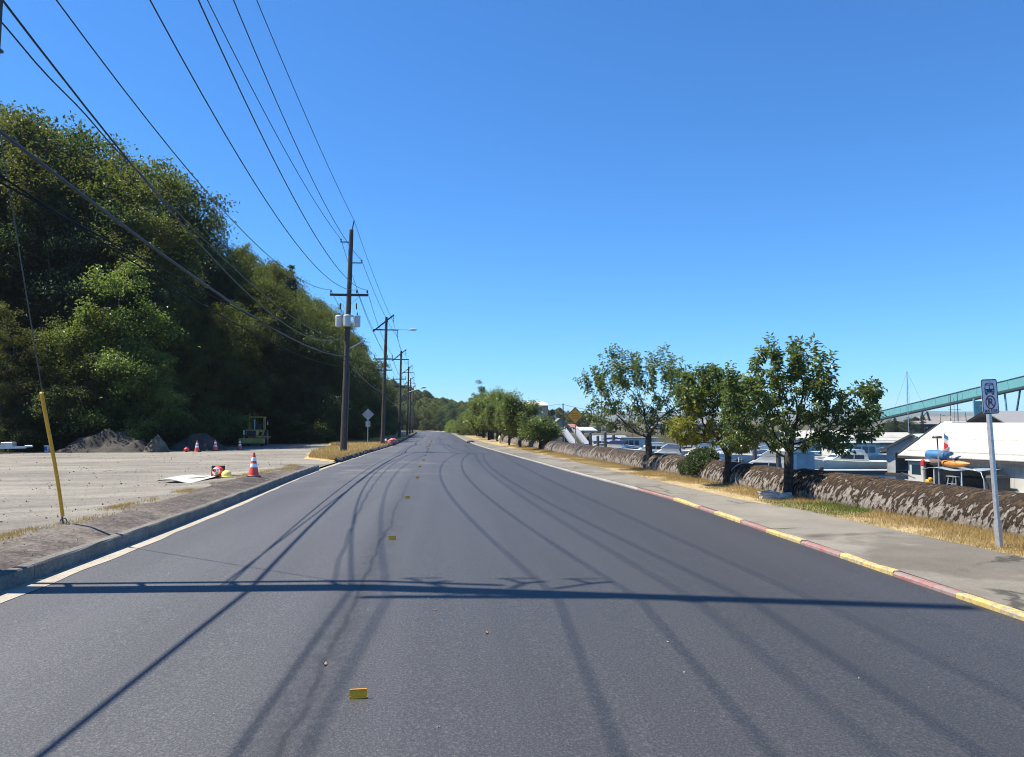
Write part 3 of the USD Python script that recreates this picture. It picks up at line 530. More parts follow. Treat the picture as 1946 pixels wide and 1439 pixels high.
cable([Z(.0, 5.2), PA.at(5.07) + [-.19, -.05, 0], PB.at(5.4) + [-.05, -.2, 0], PC.at(3.95) + [0, -.18, 0], PD.at(3.9) + [0, -.18, 0], PE.at(4.1) + [0, -.18, 0], PF.at(4.1) + [0, -.18, 0], PG.at(3.9) + [0, -.18, 0]], [.7, .63, .35, .45, .4, .4, .4], .027, M_cable, 'thick grey cable sagging across the dark wood to the transformer pole', 'telephone_cable', GC)
cable([PA.at(4.4) + [-.1, .16, 0], PB.at(5.16) + [-.05, -.2, 0], PC.at(3.75) + [.05, -.18, 0]], [.13, .4], .014, M_cable2, 'thin cable just under the thick grey one on the transformer pole', 'telephone_cable', GC)
cable([PA.at(4.5) + [-.1, .16, 0], PB.at(4.83) + [-.05, -.2, 0], PC.at(3.6) + [.05, -.18, 0]], [.54, .4], .014, M_cable2, 'lowest thin cable reaching the transformer pole', 'telephone_cable', GC)
cable([Z(.1, 6.8), PA.at(6.65) + [-.2, 0, 0], PB.at(6.55) + [-.22, -.1, 0]], [.9, 1.59], .015, M_wire, 'dark service wire leaving the near pole at the left edge of the view', 'service_wire', GC)
cable([PA.at(6.32) + [-.2, .06, 0], PB.at(6.4) + [-.22, -.1, 0]], [.92], .011, M_wire, 'thin twisted service wire below the dark one at the left edge of the view', 'service_wire', GC, .012)
# guy wire with yellow guard
an = np.array([-5.667, 12.08, .17]); tp = PA.at(7.0) + [-.30, .1, 0]; d = (tp - an) / np.linalg.norm(tp - an)
g = Thing('guy_wire', 'steel guy wire in a tall yellow plastic guard, anchored beside the left kerb', 'guy wire', an)
m = MB(); m.cyl(an, tp, .007, sides=6); g.part('steel_strand', m, M_iron, world=True)
m = MB(); a = np.linspace(.14, 2.2, 10); m.tube(an + d * a[:, None] + np.array([.01, 0, .012]) * np.sin(a * 2)[:, None], .026, 10); g.part('guard', m, M_yellow, True, True)
m = MB(); m.cyl(an - [0, 0, .35], an + d * .16, .014, sides=7); a = np.linspace(0, 2 * np.pi, 13); m.tube(an + d * .03 + np.stack([.05 * np.cos(a), 0 * a, .06 * np.sin(a)], 1), .009, 5, False); g.part('anchor_rod', m, M_iron, True, True)

# ------------------------------------------------------------------ signs
XZ = np.array([[1.0, 0, 0], [0, 0, -1], [0, 1, 0]])
def text(s, h, cx, cz, mt_y=-.004, bold=False, width=None):
    t = meshkit.text_mesh(s, h, .0015, bold); v = np.array(t.vertices)
    v[:, 0] -= (v[:, 0].min() + v[:, 0].max()) / 2
    if width: v[:, 0] *= width / (v[:, 0].max() - v[:, 0].min())
    m = MB(); m.add(v @ XZ.T + [cx, mt_y, cz - h / 2], t.faces); return m
def flat(poly, y, th=.0012): m = MB(); m.prism(poly, th, XZ, (0, y, 0)); return m
def rrect(w, h, r, cx=0, cz=0):
    return shapely.affinity.translate(shapely.box(-w / 2 + r, -h / 2 + r, w / 2 - r, h / 2 - r).buffer(r, 6), cx, cz)
import shapely.affinity
lean = roty(math.atan2(-.012, 2.0)) 
Rb = rotz(math.radians(15)); ln = math.atan2(-.105, 2.2)
BS = Thing('bus_stop_sign', 'leaning bus stop sign with bus pictogram and no parking symbol on a grey post', 'bus stop sign', (7.5, 9.78, .085), R=roty(ln) @ Rb)
m = MB(); m.box((0, .035, .98), (.052, .052, 2.36), bevel=.004); BS.part('post', m, M_steel)
m = MB(); m.box((0, .035, .06), (.064, .064, .42)); BS.part('post_socket', m, M_steel)
zc2 = 1.955; W, Hh = .305, .475
BS.part('sign_plate', flat(rrect(W, Hh, .035, 0, zc2), 0, .003), M_signw)
BS.part('border', flat(rrect(W - .004, Hh - .004, .034, 0, zc2).difference(rrect(W - .03, Hh - .03, .024, 0, zc2)), -.0032), M_signblk)
B = lambda x0, z0, x1, z1: shapely.box(x0, zc2 + z0, x1, zc2 + z1)
bus = Polygon([(-.088, zc2 + .045), (-.092, zc2 + .11), (-.078, zc2 + .172), (-.055, zc2 + .188), (.055, zc2 + .188), (.078, zc2 + .172), (.092, zc2 + .11), (.088, zc2 + .045)]).union(B(-.078, .02, -.046, .05)).union(B(.046, .02, .078, .05))
for r in (B(-.075, .105, -.008, .152), B(.008, .105, .075, .152), B(-.052, .164, .052, .176), B(-.078, .07, -.052, .083), B(.052, .07, .078, .083), B(-.07, .052, .07, .0565)): bus = bus.difference(r)
BS.part('bus_symbol', flat(bus, -.0032), M_signblk)
cz = zc2 - .078; ring = Point(0, cz).buffer(.094, 16).difference(Point(0, cz).buffer(.078, 16)); sl = LineString([(-.06, cz + .06), (.06, cz - .06)]).buffer(.009)
BS.part('letter_p', text('P', .105, -.004, cz, -.0048, True), M_signblk)
BS.part('no_parking_ring', flat(ring.union(sl.intersection(Point(0, cz).buffer(.085))), -.0062), M_signred)
BS.part('lettering', text('BUS STOP', .040, 0, zc2 - .196, -.0048, True, .235), M_signblk)
for z in (.215, -.222):
    m = MB(); m.cyl((0, -.001, zc2 + z), (0, -.008, zc2 + z), .007, sides=8); BS.part('bolt', m, M_steel)

def diamond(s, r): return shapely.affinity.rotate(rrect(s, s, r), 45)
yy = Thing('warning_sign', 'yellow diamond warning sign with three lines of faded lettering, beside the mossy pipe', 'warning sign', (6.46, 37.4, -.01))
m = MB(); m.box((0.02, .04, 1.0), (.05, .04, 2.5)); yy.part('post', m, M_steel)
D = shapely.affinity.translate(diamond(.62, .05), 0, 1.99); yy.part('sign_plate', flat(D, 0, .004), M_signy)
D2 = shapely.affinity.translate(diamond(.605, .05), 0, 1.99); D3 = shapely.affinity.translate(diamond(.545, .04), 0, 1.99); yy.part('border', flat(D2.difference(D3), -.003), M_signblk)
rg = np.random.default_rng(4)
M_fade = mat('faded_lettering', (.16, .05, .012), .6, (.34, .14, .02), 18)
for z, w in ((2.10, .30), (1.985, .42), (1.865, .34)):
    m = MB(); x = -w / 2
    while x < w / 2:
        b = rg.uniform(.028, .05); m.box((x + b / 2, -.0045, z + rg.uniform(-.006, .006)), (b * .8, .0015, .058)); x += b + .012
    yy.part('worn_lettering', m, M_fade)
dl = Thing('road_sign', 'back of a grey diamond road sign with a small plate below, on the left verge', 'road sign', (-5.92, 60.4, -.22))
m = MB(); m.box((0, -.03, 1.42), (.05, .04, 2.9)); dl.part('post', m, M_steel)
M_signback = mat('sign_back', (.20, .20, .205), .6, (.26, .26, .27), 4)
dl.part('sign_plate', flat(shapely.affinity.translate(diamond(.66, .05), 0, 2.46), 0, .004), M_signback); dl.part('lower_plate', flat(rrect(.36, .46, .03, 0, 1.72), 0, .004), M_signback)

# ------------------------------------------------------------------ cones and litter in the gravel lot
def lotz(x, y): return float(lot_z(np.array([x]), np.array([y]))[0])
GCN = 'orange traffic cones standing in the gravel lot'
cn = Thing('traffic_cone', 'orange traffic cone with two white bands standing beside the left kerb', 'traffic cone', (-5.29, 21.97, 0), 0.0, GCN)
def cone_parts(T):
    m = MB(); m.box((0, 0, .02), (.36, .36, .04), bevel=.012); T.part('base', m, M_black)
    pr = lambda z: .145 - .115 * (z - .04) / .62
    m = MB(); m.lathe([(.16, .04), (pr(.05), .055), (pr(.66), .66), (.026, .675), (.02, .66), (.02, .6)], sides=22); T.part('cone_body', m, M_cone, 40)
    for a, b in ((.27, .37), (.44, .55)):
        m = MB(); m.lathe([(pr(a), a), (pr(a) + .003, a + .002), (pr(b) + .003, b - .002), (pr(b), b)], sides=22); T.part('reflective_band', m, M_refl, True)
cone_parts(cn); move(cn, (-5.29, 21.97, lotz(-5.29, 21.97)), .3)
for (x, y, l) in [(-14.44, 46.4, 'leftmost traffic cone of the row before the dark gravel heap, lit by the sun'), (-13.94, 48.3, 'middle traffic cone of the row before the dark gravel heap, in shade'), (-13.35, 51.6, 'right traffic cone of the row by the gravel heap, nearest to the yellow machine')]:
    copy_of(cn, (x, y, lotz(x, y)), x, None, l)
x, y = -6.33, 22.25
tc = Thing('traffic_cone', 'tipped over traffic cone with its black base turned up, beside the fallen white sign', 'traffic cone', (x, y, lotz(x, y) + .155), R=rotz(.08) @ rotx(math.radians(82)))
cone_parts(tc)
fs = Thing('fallen_sign', 'white diamond fabric sign lying flat on the gravel with its orange legs', 'fallen sign', (-6.78, 21.75, lotz(-6.78, 21.75) + .05), 0)
m = MB(); c4 = np.array([(-.80, -.42, .0), (.17, -.98, -.02), (.72, .62, .06), (-.42, .95, .04)]); k = np.linspace(0, 1, 7)
g2 = np.array([[(1 - a) * ((1 - b) * c4[0] + b * c4[3]) + a * ((1 - b) * c4[1] + b * c4[2]) + [0, 0, .03 * math.sin(5 * a + 3 * b)] for b in k] for a in k])
m = grid(g2[..., 0], g2[..., 1], g2[..., 2]); v, f = m.arrays(); v2 = v - [0, 0, .012]; fs.part('sign_sheet', (np.vstack([v, v2]), np.vstack([f, f[:, ::-1] + len(v)])), M_white, True)
m = MB(); m.bar((-.85, -.44, -.02), (.76, .64, .035), .03, .02); fs.part('cross_rib', m, M_iron)
for a, b in (((.5, .1, .0), (1.02, -.22, -.03)), ((.62, .45, .03), (1.0, .75, .02)), ((.4, .3, .0), (.9, .42, .05))):
    m = MB(); m.bar(a, b, .035, .03); fs.part('leg', m, M_cone)
x, y = -6.02, 21.95
m = MB(); m.lathe([(0, .18), (.06, .175), (.11, .14), (.135, .08), (.14, .02), (.2, .012), (.2, 0)][::-1], (x, y, lotz(x, y) + .01), 18)
single('hard_hat', m, mat('pale_yellow_plastic', (.74, .62, .16), .4), 'pale yellow dome like a hard hat lying beside the tipped cone', 'hard hat', smooth=40)
# heaps
def heap(c, rx, ry, h, seed, mt, label, name='gravel_heap', ridge=.0):
    a = np.linspace(0, 2 * np.pi, 73)[:-1]; r = np.concatenate([[0], np.linspace(.04, 1.08, 26)]); P = []
    for rr in r:
        x = np.cos(a) * rr; y = np.sin(a) * rr; w = 1 + .3 * (meshkit.noise(np.stack([np.cos(a) * 1.4 + seed, np.sin(a) * 1.4, a * 0], -1)) - .5)
        X = c[0] + rx * x * w; Y = c[1] + ry * y * w
        q = np.sqrt((np.maximum(np.abs(x) - ridge, 0)) ** 2 + y ** 2) if ridge else np.full_like(x, rr)
        z = h * (np.sqrt(np.clip(1 - q, 0, 1) ** 2 + .012) - .11 - .06 * rr) + (.5 * h * (meshkit.fbm(np.stack([X * 1.5, Y * 1.5, X * 0 + seed], -1), 5) - .5) * min(1, (1.1 - rr) * 3))
        P.append(np.stack([X, Y, lot_z(X, Y) + np.where(rr > 1.0, -.06, z)], 1))
    P = np.array(P); n = len(a); i, j = np.meshgrid(np.arange(len(r) - 1), np.arange(n), indexing='ij')
    q = np.stack([i * n + j, (i + 1) * n + j, (i + 1) * n + (j + 1) % n, i * n + (j + 1) % n], -1).reshape(-1, 4)
    m = MB(); m.add(P.reshape(-1, 3), q); single(name, m, mt, label, 'heap', smooth=True)
heap((-19.7, 47.6), 3.0, 2.0, 1.35, 1, M_pile, 'long low dark gravel heap under the trees at the left of the lot', ridge=.25)
heap((-16.9, 47.0), 1.05, 1.1, 1.35, 5, M_pile2, 'small steep brown heap with a sunlit peak between the two larger heaps', 'soil_heap')
heap((-15.5, 50.2), 1.9, 1.8, 1.35, 9, M_pile, 'dark gravel heap behind the row of small cones', ridge=.12)
x, y = -15.1, 46.6
m = MB(); m.ball((x, y, lotz(x, y) + .13), .15, 2, (1, 1, .9)); m.cyl((x, y, lotz(x, y) + .24), (x, y, lotz(x, y) + .31), .04, .03, 8); single('buoy', m, M_red, 'round red float lying between the brown heap and the first small cone', 'float', smooth=40)
x, y = -23.1, 47.0; z = lotz(x, y)
b = Thing('bucket', 'white plastic bucket with a blue label in the shade behind the yellow guard', 'bucket', (x, y, z)); m = MB(); m.lathe([(0, 0), (.155, 0), (.185, .38), (.195, .385), (.195, .42), (.18, .42), (.15, .03)], sides=18); b.part('tub', m, M_white, 40)
m = MB(); aa = np.linspace(-2.3, -1.2, 7); ring2 = np.stack([.178 * np.cos(aa), .178 * np.sin(aa)], 1); v = np.vstack([np.c_[ring2 * .96, np.full(7, .1)], np.c_[ring2 * 1.035, np.full(7, .33)]]); m.add(v, [[i, i + 1, i + 8, i + 7] for i in range(6)]); b.part('blue_label', m, M_bluetank, True)
# yellow tractor in the shade
x, y = -14.6, 60.6; z = lotz(x, y)
T = Thing('tractor_loader', 'old yellow tractor loader with open cab parked in deep shade under the trees', 'tractor', (x, y, z), .12)
def P_(n, fn, mt, sm=False, lab=None): m = MB(); fn(m); return T.part(n, m, mt, sm, label=lab)
P_('chassis', lambda m: m.box((0, .6, .62), (.8, 2.6, .34), bevel=.04), M_digger)
P_('bonnet', lambda m: m.box((-.1, -.35, 1.02), (.86, 1.3, .5), bevel=.06), M_digger); P_('grille', lambda m: m.box((-.1, -1.01, .98), (.66, .03, .4)), M_dark)
for sx in (-1, 1):
    for yy_ in (-.1, .9): P_('cab_post', lambda m: m.box((.12 + sx * .55, yy_ + .4, 1.62), (.08, .08, 1.15), bevel=.01), M_digger)
P_('cab_roof', lambda m: m.box((.12, .8, 2.22), (1.24, 1.2, .08), bevel=.02), M_digger); P_('cab_panel', lambda m: m.box((.12, .3, 1.15), (1.1, .06, .2)), M_digger)
P_('seat', lambda m: (m.box((.12, 1.0, 1.15), (.5, .45, .12), bevel=.03), m.box((.12, 1.22, 1.45), (.5, .1, .55), bevel=.03)), M_black); P_('steering_wheel', lambda m: m.tube(np.stack([.12 + .18 * np.cos(np.linspace(0, 6.283, 15)), .62 + .08 * np.sin(np.linspace(0, 6.283, 15)), 1.45 + .16 * np.sin(np.linspace(0, 6.283, 15))], 1), .018, 6, False), M_black)
for sx in (-1, 1):
    for (yw, rw, ww) in ((-.55, .42, .28), (1.4, .62, .4)):
        w = P_('wheel', lambda m: m.lathe([(rw * .55, -ww / 2), (rw * .9, -ww / 2), (rw, -ww / 2 + .05), (rw, ww / 2 - .05), (rw * .9, ww / 2), (rw * .55, ww / 2)], (sx * .68, yw, rw), 20, roty(math.pi / 2)), M_black, 40)
        m = MB(); m.lathe([(0, -ww * .3), (rw * .5, -ww * .35), (rw * .56, -ww * .5), (rw * .56, ww * .5), (rw * .5, ww * .35), (0, ww * .3)], (sx * .68, yw, rw), 16, roty(math.pi / 2)); T.part('rim', m, M_digger, 40, under=w)
P_('loader_arm', lambda m: (m.bar((-.62, .8, 1.15), (-.62, -1.4, .55), .1, .14), m.bar((.62, .8, 1.15), (.62, -1.4, .55), .1, .14)), M_digger)
P_('bucket', lambda m: m.box((0, -1.65, .42), (1.9, .5, .42), bevel=.08), M_digger); P_('stabiliser', lambda m: m.box((.75, -.9, .72), (1.1, .1, .1)), M_digger)
P_('headlight', lambda m: m.box((-.62, -1.06, 1.05), (.13, .05, .36)), M_white2); P_('mirror', lambda m: m.box((.95, .3, 1.75), (.05, .14, .26)), M_white2); P_('exhaust_pipe', lambda m: m.cyl((.05, -.3, 1.25), (.05, -.3, 2.05), .035, sides=8), M_white2)
# trailer with an off-road car at the left edge
x, y = -25.6, 44.6; z = lotz(x, y)
T = Thing('flatbed_trailer', 'low grey flatbed trailer standing at the left edge of the lot, drawbar to the right', 'trailer', (x, y, z), .04)
P_('deck', lambda m: m.box((-1.2, 0, .40), (4.6, 1.9, .05)), mat('trailer_deck', (.13, .14, .15), .6, (.2, .21, .22), 3))
P_('side_rail', lambda m: m.box((-1.2, -.98, .37), (4.7, .06, .16)), M_steel); P_('side_rail', lambda m: m.box((-1.2, .98, .37), (4.7, .06, .16)), M_steel)
for xs in (-2.6, -1.15, .35): P_('stake_pocket', lambda m: m.box((xs, -1.03, .37), (.3, .03, .07)), M_dark)
for xs in (-.65, 1.12): P_('stake', lambda m: m.bar((xs, -.95, .42), (xs - .06 + .1 * (xs > 0), -.95, .86), .06, .05), M_steel)
P_('drawbar', lambda m: (m.bar((1.1, -.6, .34), (2.5, 0, .36), .1, .12), m.bar((1.1, .6, .34), (2.5, 0, .36), .1, .12)), M_steel); P_('coupler', lambda m: m.box((2.65, 0, .42), (.4, .16, .12), bevel=.03), M_steel)
P_('tool_box', lambda m: m.box((1.6, 0, .52), (.6, .5, .26), bevel=.03), M_steel); P_('jack_stand', lambda m: (m.cyl((1.15, -.95, -.02), (1.15, -.95, .5), .04, sides=8), m.box((1.15, -.95, .0), (.2, .2, .03))), M_steel)
for xs in (-2.0, -1.25): P_('wheel', lambda m: m.lathe([(0, -.11), (.3, -.11), (.34, -.07), (.34, .07), (.3, .11), (0, .11)], (xs, -.7, .33), 18, rotx(math.pi / 2)), M_black, 40)
ox, oy = -27.35, 44.6; oz = z + .425
T = Thing('off_road_car', 'grey blue off-road car on the trailer, only its big front wheel and wing in view', 'car', (ox, oy, oz), .04)
prof = [(-1.9, .45), (-1.95, .95), (-1.8, 1.05), (-1.7, 1.72), (.1, 1.74), (.45, 1.1), (1.75, 1.02), (1.85, .85), (1.85, .5), (1.55, .45), (1.5, .75), (1.25, .92), (.85, .92), (.6, .75), (.55, .42), (-.75, .42), (-.8, .75), (-1.05, .92), (-1.45, .92), (-1.7, .75), (-1.75, .45)]
P_('body', lambda m: m.prism(prof, 1.5, XZ, (0, .75, 0)), M_silver)
for xs in (-1.5, -.65): P_('side_window', lambda m: m.box((xs + .15, -.752, 1.4), (.75, .008, .42)), M_blueglass)
P_('windscreen', lambda m: m.box((.31, 0, 1.42), (.02, 1.3, .55), R=roty(.5)), M_blueglass)
P_('front_bumper', lambda m: m.box((1.95, 0, .62), (.16, 1.6, .18), bevel=.03), M_steel); P_('headlight', lambda m: m.cyl((1.82, -.5, .9), (1.88, -.5, .9), .1, sides=14), M_refl)
for xs in (-1.25, 1.05):
    for sy in (-1, 1):
        w = P_('wheel', lambda m: m.lathe([(.2, -.13), (.34, -.13), (.4, -.08), (.4, .08), (.34, .13), (.2, .13)], (xs, sy * .72, .40), 20, rotx(math.pi / 2)), M_black, 40)
        m = MB(); m.lathe([(0, -.1), (.2, -.12), (.2, .12), (0, .1)], (xs, sy * .72, .40), 14, rotx(math.pi / 2)); T.part('rim', m, M_steel, 40, under=w)
# odds along the kerbs
x, y = -4.15, 62.5; z = float(zr(y)) + .12
m = MB(); m.ball((x, y, z + .2), .34, 3, (1.1, .8, .75), .35, 3); single('red_bundle', m, mat('faded_red_cloth', (.45, .08, .09), .8, (.55, .2, .2), 4), 'faded red bundle slumped on the left kerb past the transformer pole', 'bundle', smooth=True)
m = MB(); m.ball((x - .62, y + .3, z + .16), .26, 3, (.9, .8, .9), .3, 8); single('white_bundle', m, M_white2, 'small white and grey bundle beside the red one on the left kerb', 'bundle', smooth=True)
x, y = 2.52, 72.0; z = float(walk_z(x, y))
m = MB(); m.ball((x, y, z), .22, 2, (1.7, 1, .7), .4, 5); single('scrap_heap', m, M_dark, 'small dark scrap lying far off on the edge of the right sidewalk', 'scrap', smooth=True)
x, y = 4.80, 66.0; z = float(walk_z(x, y)) - .03
T = Thing('fire_hydrant', 'pale yellow fire hydrant under the distant row of trees on the right', 'fire hydrant', (x, y, z))
P_('barrel', lambda m: m.lathe([(0, 0), (.17, 0), (.17, .04), (.11, .06), (.11, .42), (.15, .44), (.15, .48), (.13, .5), (.11, .6), (.05, .67), (.035, .72), (0, .73)], sides=16), mat('hydrant_paint', (.62, .52, .22), .5), 40)
P_('outlet', lambda m: (m.cyl((-.19, 0, .36), (.19, 0, .36), .055, sides=10), m.cyl((0, -.2, .34), (0, 0, .34), .07, sides=10)), M_white2)
for k, (dx, dy, r, l) in enumerate([(0, 0, .2, 'larger pale broken rock at the foot of the rightmost tree'), (.32, -.12, .15, 'smaller pale rock beside the broken one at the foot of the rightmost tree'), (.12, .2, .1, 'smallest pale stone tucked behind the two rocks by the rightmost tree')]):
    x, y = 7.22 + dx, 16.5 + dy; m = MB(); m.ball((x, y, float(verge_z(np.array([x]), np.array([y]))[0]) + r * .35), r, 2, (1.3, .8, .65), .55, 20 + k); single('rock', m, M_rock, l, 'rock', smooth=25)
# ------------------------------------------------------------------ vegetation
def leaves(pos, d, n, L, W, fold=.25, droop=.15):
    d = d / (np.linalg.norm(d, axis=1, keepdims=True) + 1e-9); s = np.cross(d, n); s /= np.linalg.norm(s, axis=1, keepdims=True) + 1e-9; n = np.cross(s, d)
    L = np.broadcast_to(L, (len(pos),))[:, None]; W = np.broadcast_to(W, (len(pos),))[:, None]
    mid = pos + d * L * .45
    v = np.stack([pos, mid + s * W / 2 + n * W * fold, pos + d * L - n * L * droop, mid - s * W / 2 + n * W * fold], 1).reshape(-1, 3)
    k = np.arange(len(pos))[:, None] * 4
    return v, np.vstack([k + [0, 1, 2], k + [0, 2, 3]])
def unit(v): return v / (np.linalg.norm(v, axis=-1, keepdims=True) + 1e-9)
def colonize(rng, att, trunk, step, kill, infl, iters=120, up=.0, jitter=.12):
    P = [np.array(p, float) for p in trunk]; par = [-1] + list(range(len(trunk) - 1)); att = np.array(att)
    for _ in range(iters):
        if not len(att): break
        N = np.array(P); dist, idx = cKDTree(N).query(att); ok = dist < infl
        if not ok.any(): break
        acc = np.zeros_like(N); np.add.at(acc, idx[ok], unit(att[ok] - N[idx[ok]])); cnt = np.bincount(idx[ok], minlength=len(N))
        new = []
        for i in np.nonzero(cnt)[0]:
            dd = unit(acc[i] / cnt[i] + [0, 0, up] + rng.normal(0, jitter, 3)); q = N[i] + dd * step
            new.append((q, i))
        Q = np.array([q for q, _ in new]); t = cKDTree(N); far = t.query(Q)[0] > step * .45
        if not far.any(): break
        for (q, i), o in zip(new, far):
            if o: P.append(q); par.append(int(i))
        dist, _ = cKDTree(np.array(P)).query(att); att = att[dist > kill]
    return np.array(P), np.array(par)
def thickness(par, tip, expo=2.3):
    n = len(par); a = np.zeros(n); kids = np.bincount(par[par >= 0], minlength=n)
    for i in range(n - 1, -1, -1):
        if kids[i] == 0: a[i] = tip ** expo
        if par[i] >= 0: a[par[i]] += a[i]
    return a ** (1 / expo), kids
def skeleton(P, par, rad, minr=0.0, rmax=None):
    m = MB(); g5 = {k: np.arange(k) * 2 * np.pi / k for k in (4, 6, 9)}
    if rmax: rad = np.minimum(rad, rmax)
    for i in range(1, len(P)):
        if rad[i] < minr: continue
        k = 9 if rad[i] > .05 else 6 if rad[i] > .018 else 4
        p0, p1 = P[par[i]], P[i]; d = unit(p1 - p0); a = unit(np.cross(d, [.37, .61, .11])); b = np.cross(d, a); g = g5[k]
        ring = np.cos(g)[:, None] * a + np.sin(g)[:, None] * b; r0 = min(rad[par[i]], rad[i] * 1.25); j = np.arange(k)
        m.add(np.vstack([p0 + ring * r0, p1 + d * rad[i] * .3 + ring * rad[i]]), np.stack([j, (j + 1) % k, k + (j + 1) % k, k + j], 1))
    return m
def ball_points(rng, c, r, n, shell=.0):
    u = unit(rng.normal(size=(n, 3))); q = (shell + (1 - shell) * rng.random(n)) ** (1 / 3); return np.asarray(c) + u * q[:, None] * np.asarray(r)
GREENS = [(.0, (.014, .025, .008)), (.35, (.033, .052, .013)), (.65, (.066, .088, .019)), (1.0, (.125, .135, .03))]
M_forest = leaf_mat('hillside_leaves', GREENS, .5, .36, (.16, .2, .025), .35, .12)
M_forest2 = leaf_mat('dark_leaves', [(.0, (.014, .026, .011)), (.5, (.038, .058, .019)), (1.0, (.08, .098, .03))], .5, .3, (.10, .15, .025), .35, .12)
M_forest3 = leaf_mat('olive_leaves', [(.0, (.021, .028, .008)), (.35, (.050, .062, .014)), (.7, (.095, .106, .023)), (1.0, (.165, .165, .04))], .5, .34, (.17, .19, .025), .35, .12)
M_forest4 = leaf_mat('blue_green_leaves', [(.0, (.014, .026, .014)), (.4, (.036, .060, .028)), (.75, (.070, .100, .046)), (1.0, (.12, .15, .07))], .5, .34, (.11, .18, .05), .4, .12)
M_bright = leaf_mat('light_green_leaves', [(.0, (.05, .08, .018)), (.5, (.10, .15, .03)), (1.0, (.20, .22, .07))], .45, .4, (.22, .3, .05), .4)
M_conifer = leaf_mat('conifer_needles', [(.0, (.006, .013, .008)), (.6, (.016, .03, .016)), (1.0, (.03, .048, .022))], .6, .1)
M_cherry = leaf_mat('street_tree_leaves', [(.0, (.04, .06, .02)), (.45, (.088, .118, .034)), (.8, (.14, .168, .05)), (1.0, (.25, .22, .075))], .36, .38, (.2, .27, .05), .5, .6)
M_cherryy = leaf_mat('yellowing_leaves', [(.0, (.09, .11, .02)), (.5, (.2, .2, .035)), (1.0, (.34, .24, .05))], .45, .42, (.42, .4, .06), .4, .6)
M_grass = leaf_mat('dry_grass', [(.0, (.2, .14, .05)), (.4, (.38, .27, .11)), (.75, (.54, .41, .18)), (1.0, (.62, .50, .26))], .7, .25, (.4, .3, .1), .2, .4)
M_grassg = leaf_mat('green_grass', [(.0, (.04, .07, .012)), (.5, (.10, .14, .025)), (1.0, (.24, .22, .06))], .6, .3, (.16, .2, .03), .2, .6)

def forest_proto(seed, H, R, low, leaf, name, nleaf, shape='round', mt=None, cat='tree'):
    rng = np.random.default_rng(seed); att = []
    nb = 9
    for k in range(nb):                                        # uneven crown: several overlapping lobes
        a = k * 2.4 + rng.uniform(-.5, .5); h = low + (H - low) * (k + .6) / nb; rr = R * (.62 * math.sin(math.pi * min(.96, (.22 + .74 * (k + .5) / nb))) + .10)
        att.append(ball_points(rng, (rr * math.cos(a), rr * math.sin(a), h), (R * .52, R * .52, (H - low) * .15), 46))
    att.append(ball_points(rng, (0, 0, (H + low) / 2), (R * .55, R * .55, (H - low) * .46), 80)); att = np.vstack(att)
    th = [(0.25 * math.sin(z * .5 + seed) * (z > 0), .2 * math.sin(z * .7 + seed * 2) * (z > 0), z) for z in np.arange(-.4, low + (H - low) * .35, .5)]
    P, par = colonize(rng, att, th, .5, .7, 4.0, 60, .12); rad, kids = thickness(par, .016, 2.15)
    T = Thing(name, 'x', cat, (0, 0, -500)); T.part('trunk', skeleton(P, par, rad, .02, .24), M_bark, True)
    tips = np.nonzero(rad < .045)[0]; ctr = rng.choice(tips, max(110 if R < 1.5 else 40, int(R * R * H * 2.1))); w = rng.choice(ctr, nleaf); sz = max(.72, R / 3.8); off = rng.normal(size=(nleaf, 3)) * np.array([.36, .36, .2]) * sz; off[:, 2] -= .3 * (off[:, 0] ** 2 + off[:, 1] ** 2) / sz; loose = rng.random(nleaf) < .12; off[loose] *= 1.6
    pos = P[w] + off; out = unit(pos - [0, 0, H * .45]); d = unit(out * .5 + rng.normal(size=(nleaf, 3)) * .8 + [0, 0, -.25]); n = unit(out * .5 + [0, 0, 1.0] + rng.normal(size=(nleaf, 3)) * .5)
    L = leaf * rng.uniform(.6, 1.25, nleaf); lv = leaves(pos, d, n, L, L * .62); T.part('crown', lv, mt or M_forest); T.H = float(np.percentile(lv[0][:, 2], 99.7))
    return T
FP = [forest_proto(11, 12.5, 3.9, 1.2, .19, 'broadleaf_tree', 24000), forest_proto(12, 11.0, 4.3, .8, .20, 'broadleaf_tree', 24000, mt=M_forest2), forest_proto(13, 14.0, 3.4, 1.5, .18, 'broadleaf_tree', 23000, mt=M_forest3), forest_proto(14, 12.0, 3.6, .6, .21, 'broadleaf_tree', 21000, mt=M_forest4)]
SH = [forest_proto(21, 3.2, 1.9, .1, .17, 'leafy_shrub', 6000, cat='shrub'), forest_proto(22, 2.6, 1.6, .1, .14, 'leafy_shrub', 6000, mt=M_bright, cat='shrub')]
usedp = set()
def plant(proto, x, y, h, label, group, rz, sxy=1.0, z=None):
    s = h / proto.H; z = float(terr(x, y)) - .1 if z is None else z
    sc = (s * sxy, s * sxy, s)
    if id(proto) not in usedp: usedp.add(id(proto)); move(proto, (x, y, z), rz, sc, label, group)
    else: copy_of(proto, (x, y, z), rz, sc, label, None, group)
SKY_U = np.array([-400, 0, 15, 60, 100, 150, 200, 235, 270, 310, 345, 380, 410, 440, 470, 500, 530, 560, 600, 640, 690, 720, 755, 785, 800, 815])
SKY_V = np.array([190, 222, 226, 228, 232, 246, 262, 300, 318, 330, 365, 395, 440, 475, 490, 508, 525, 535, 560, 590, 632, 655, 695, 738, 752, 770])
def uv(x, y, z):
    q = np.array([x, y, z]) - EYE; f = q @ FWD; return CX + FPX * (q @ RIGHT) / f, CY - FPX * (q @ UPV) / f
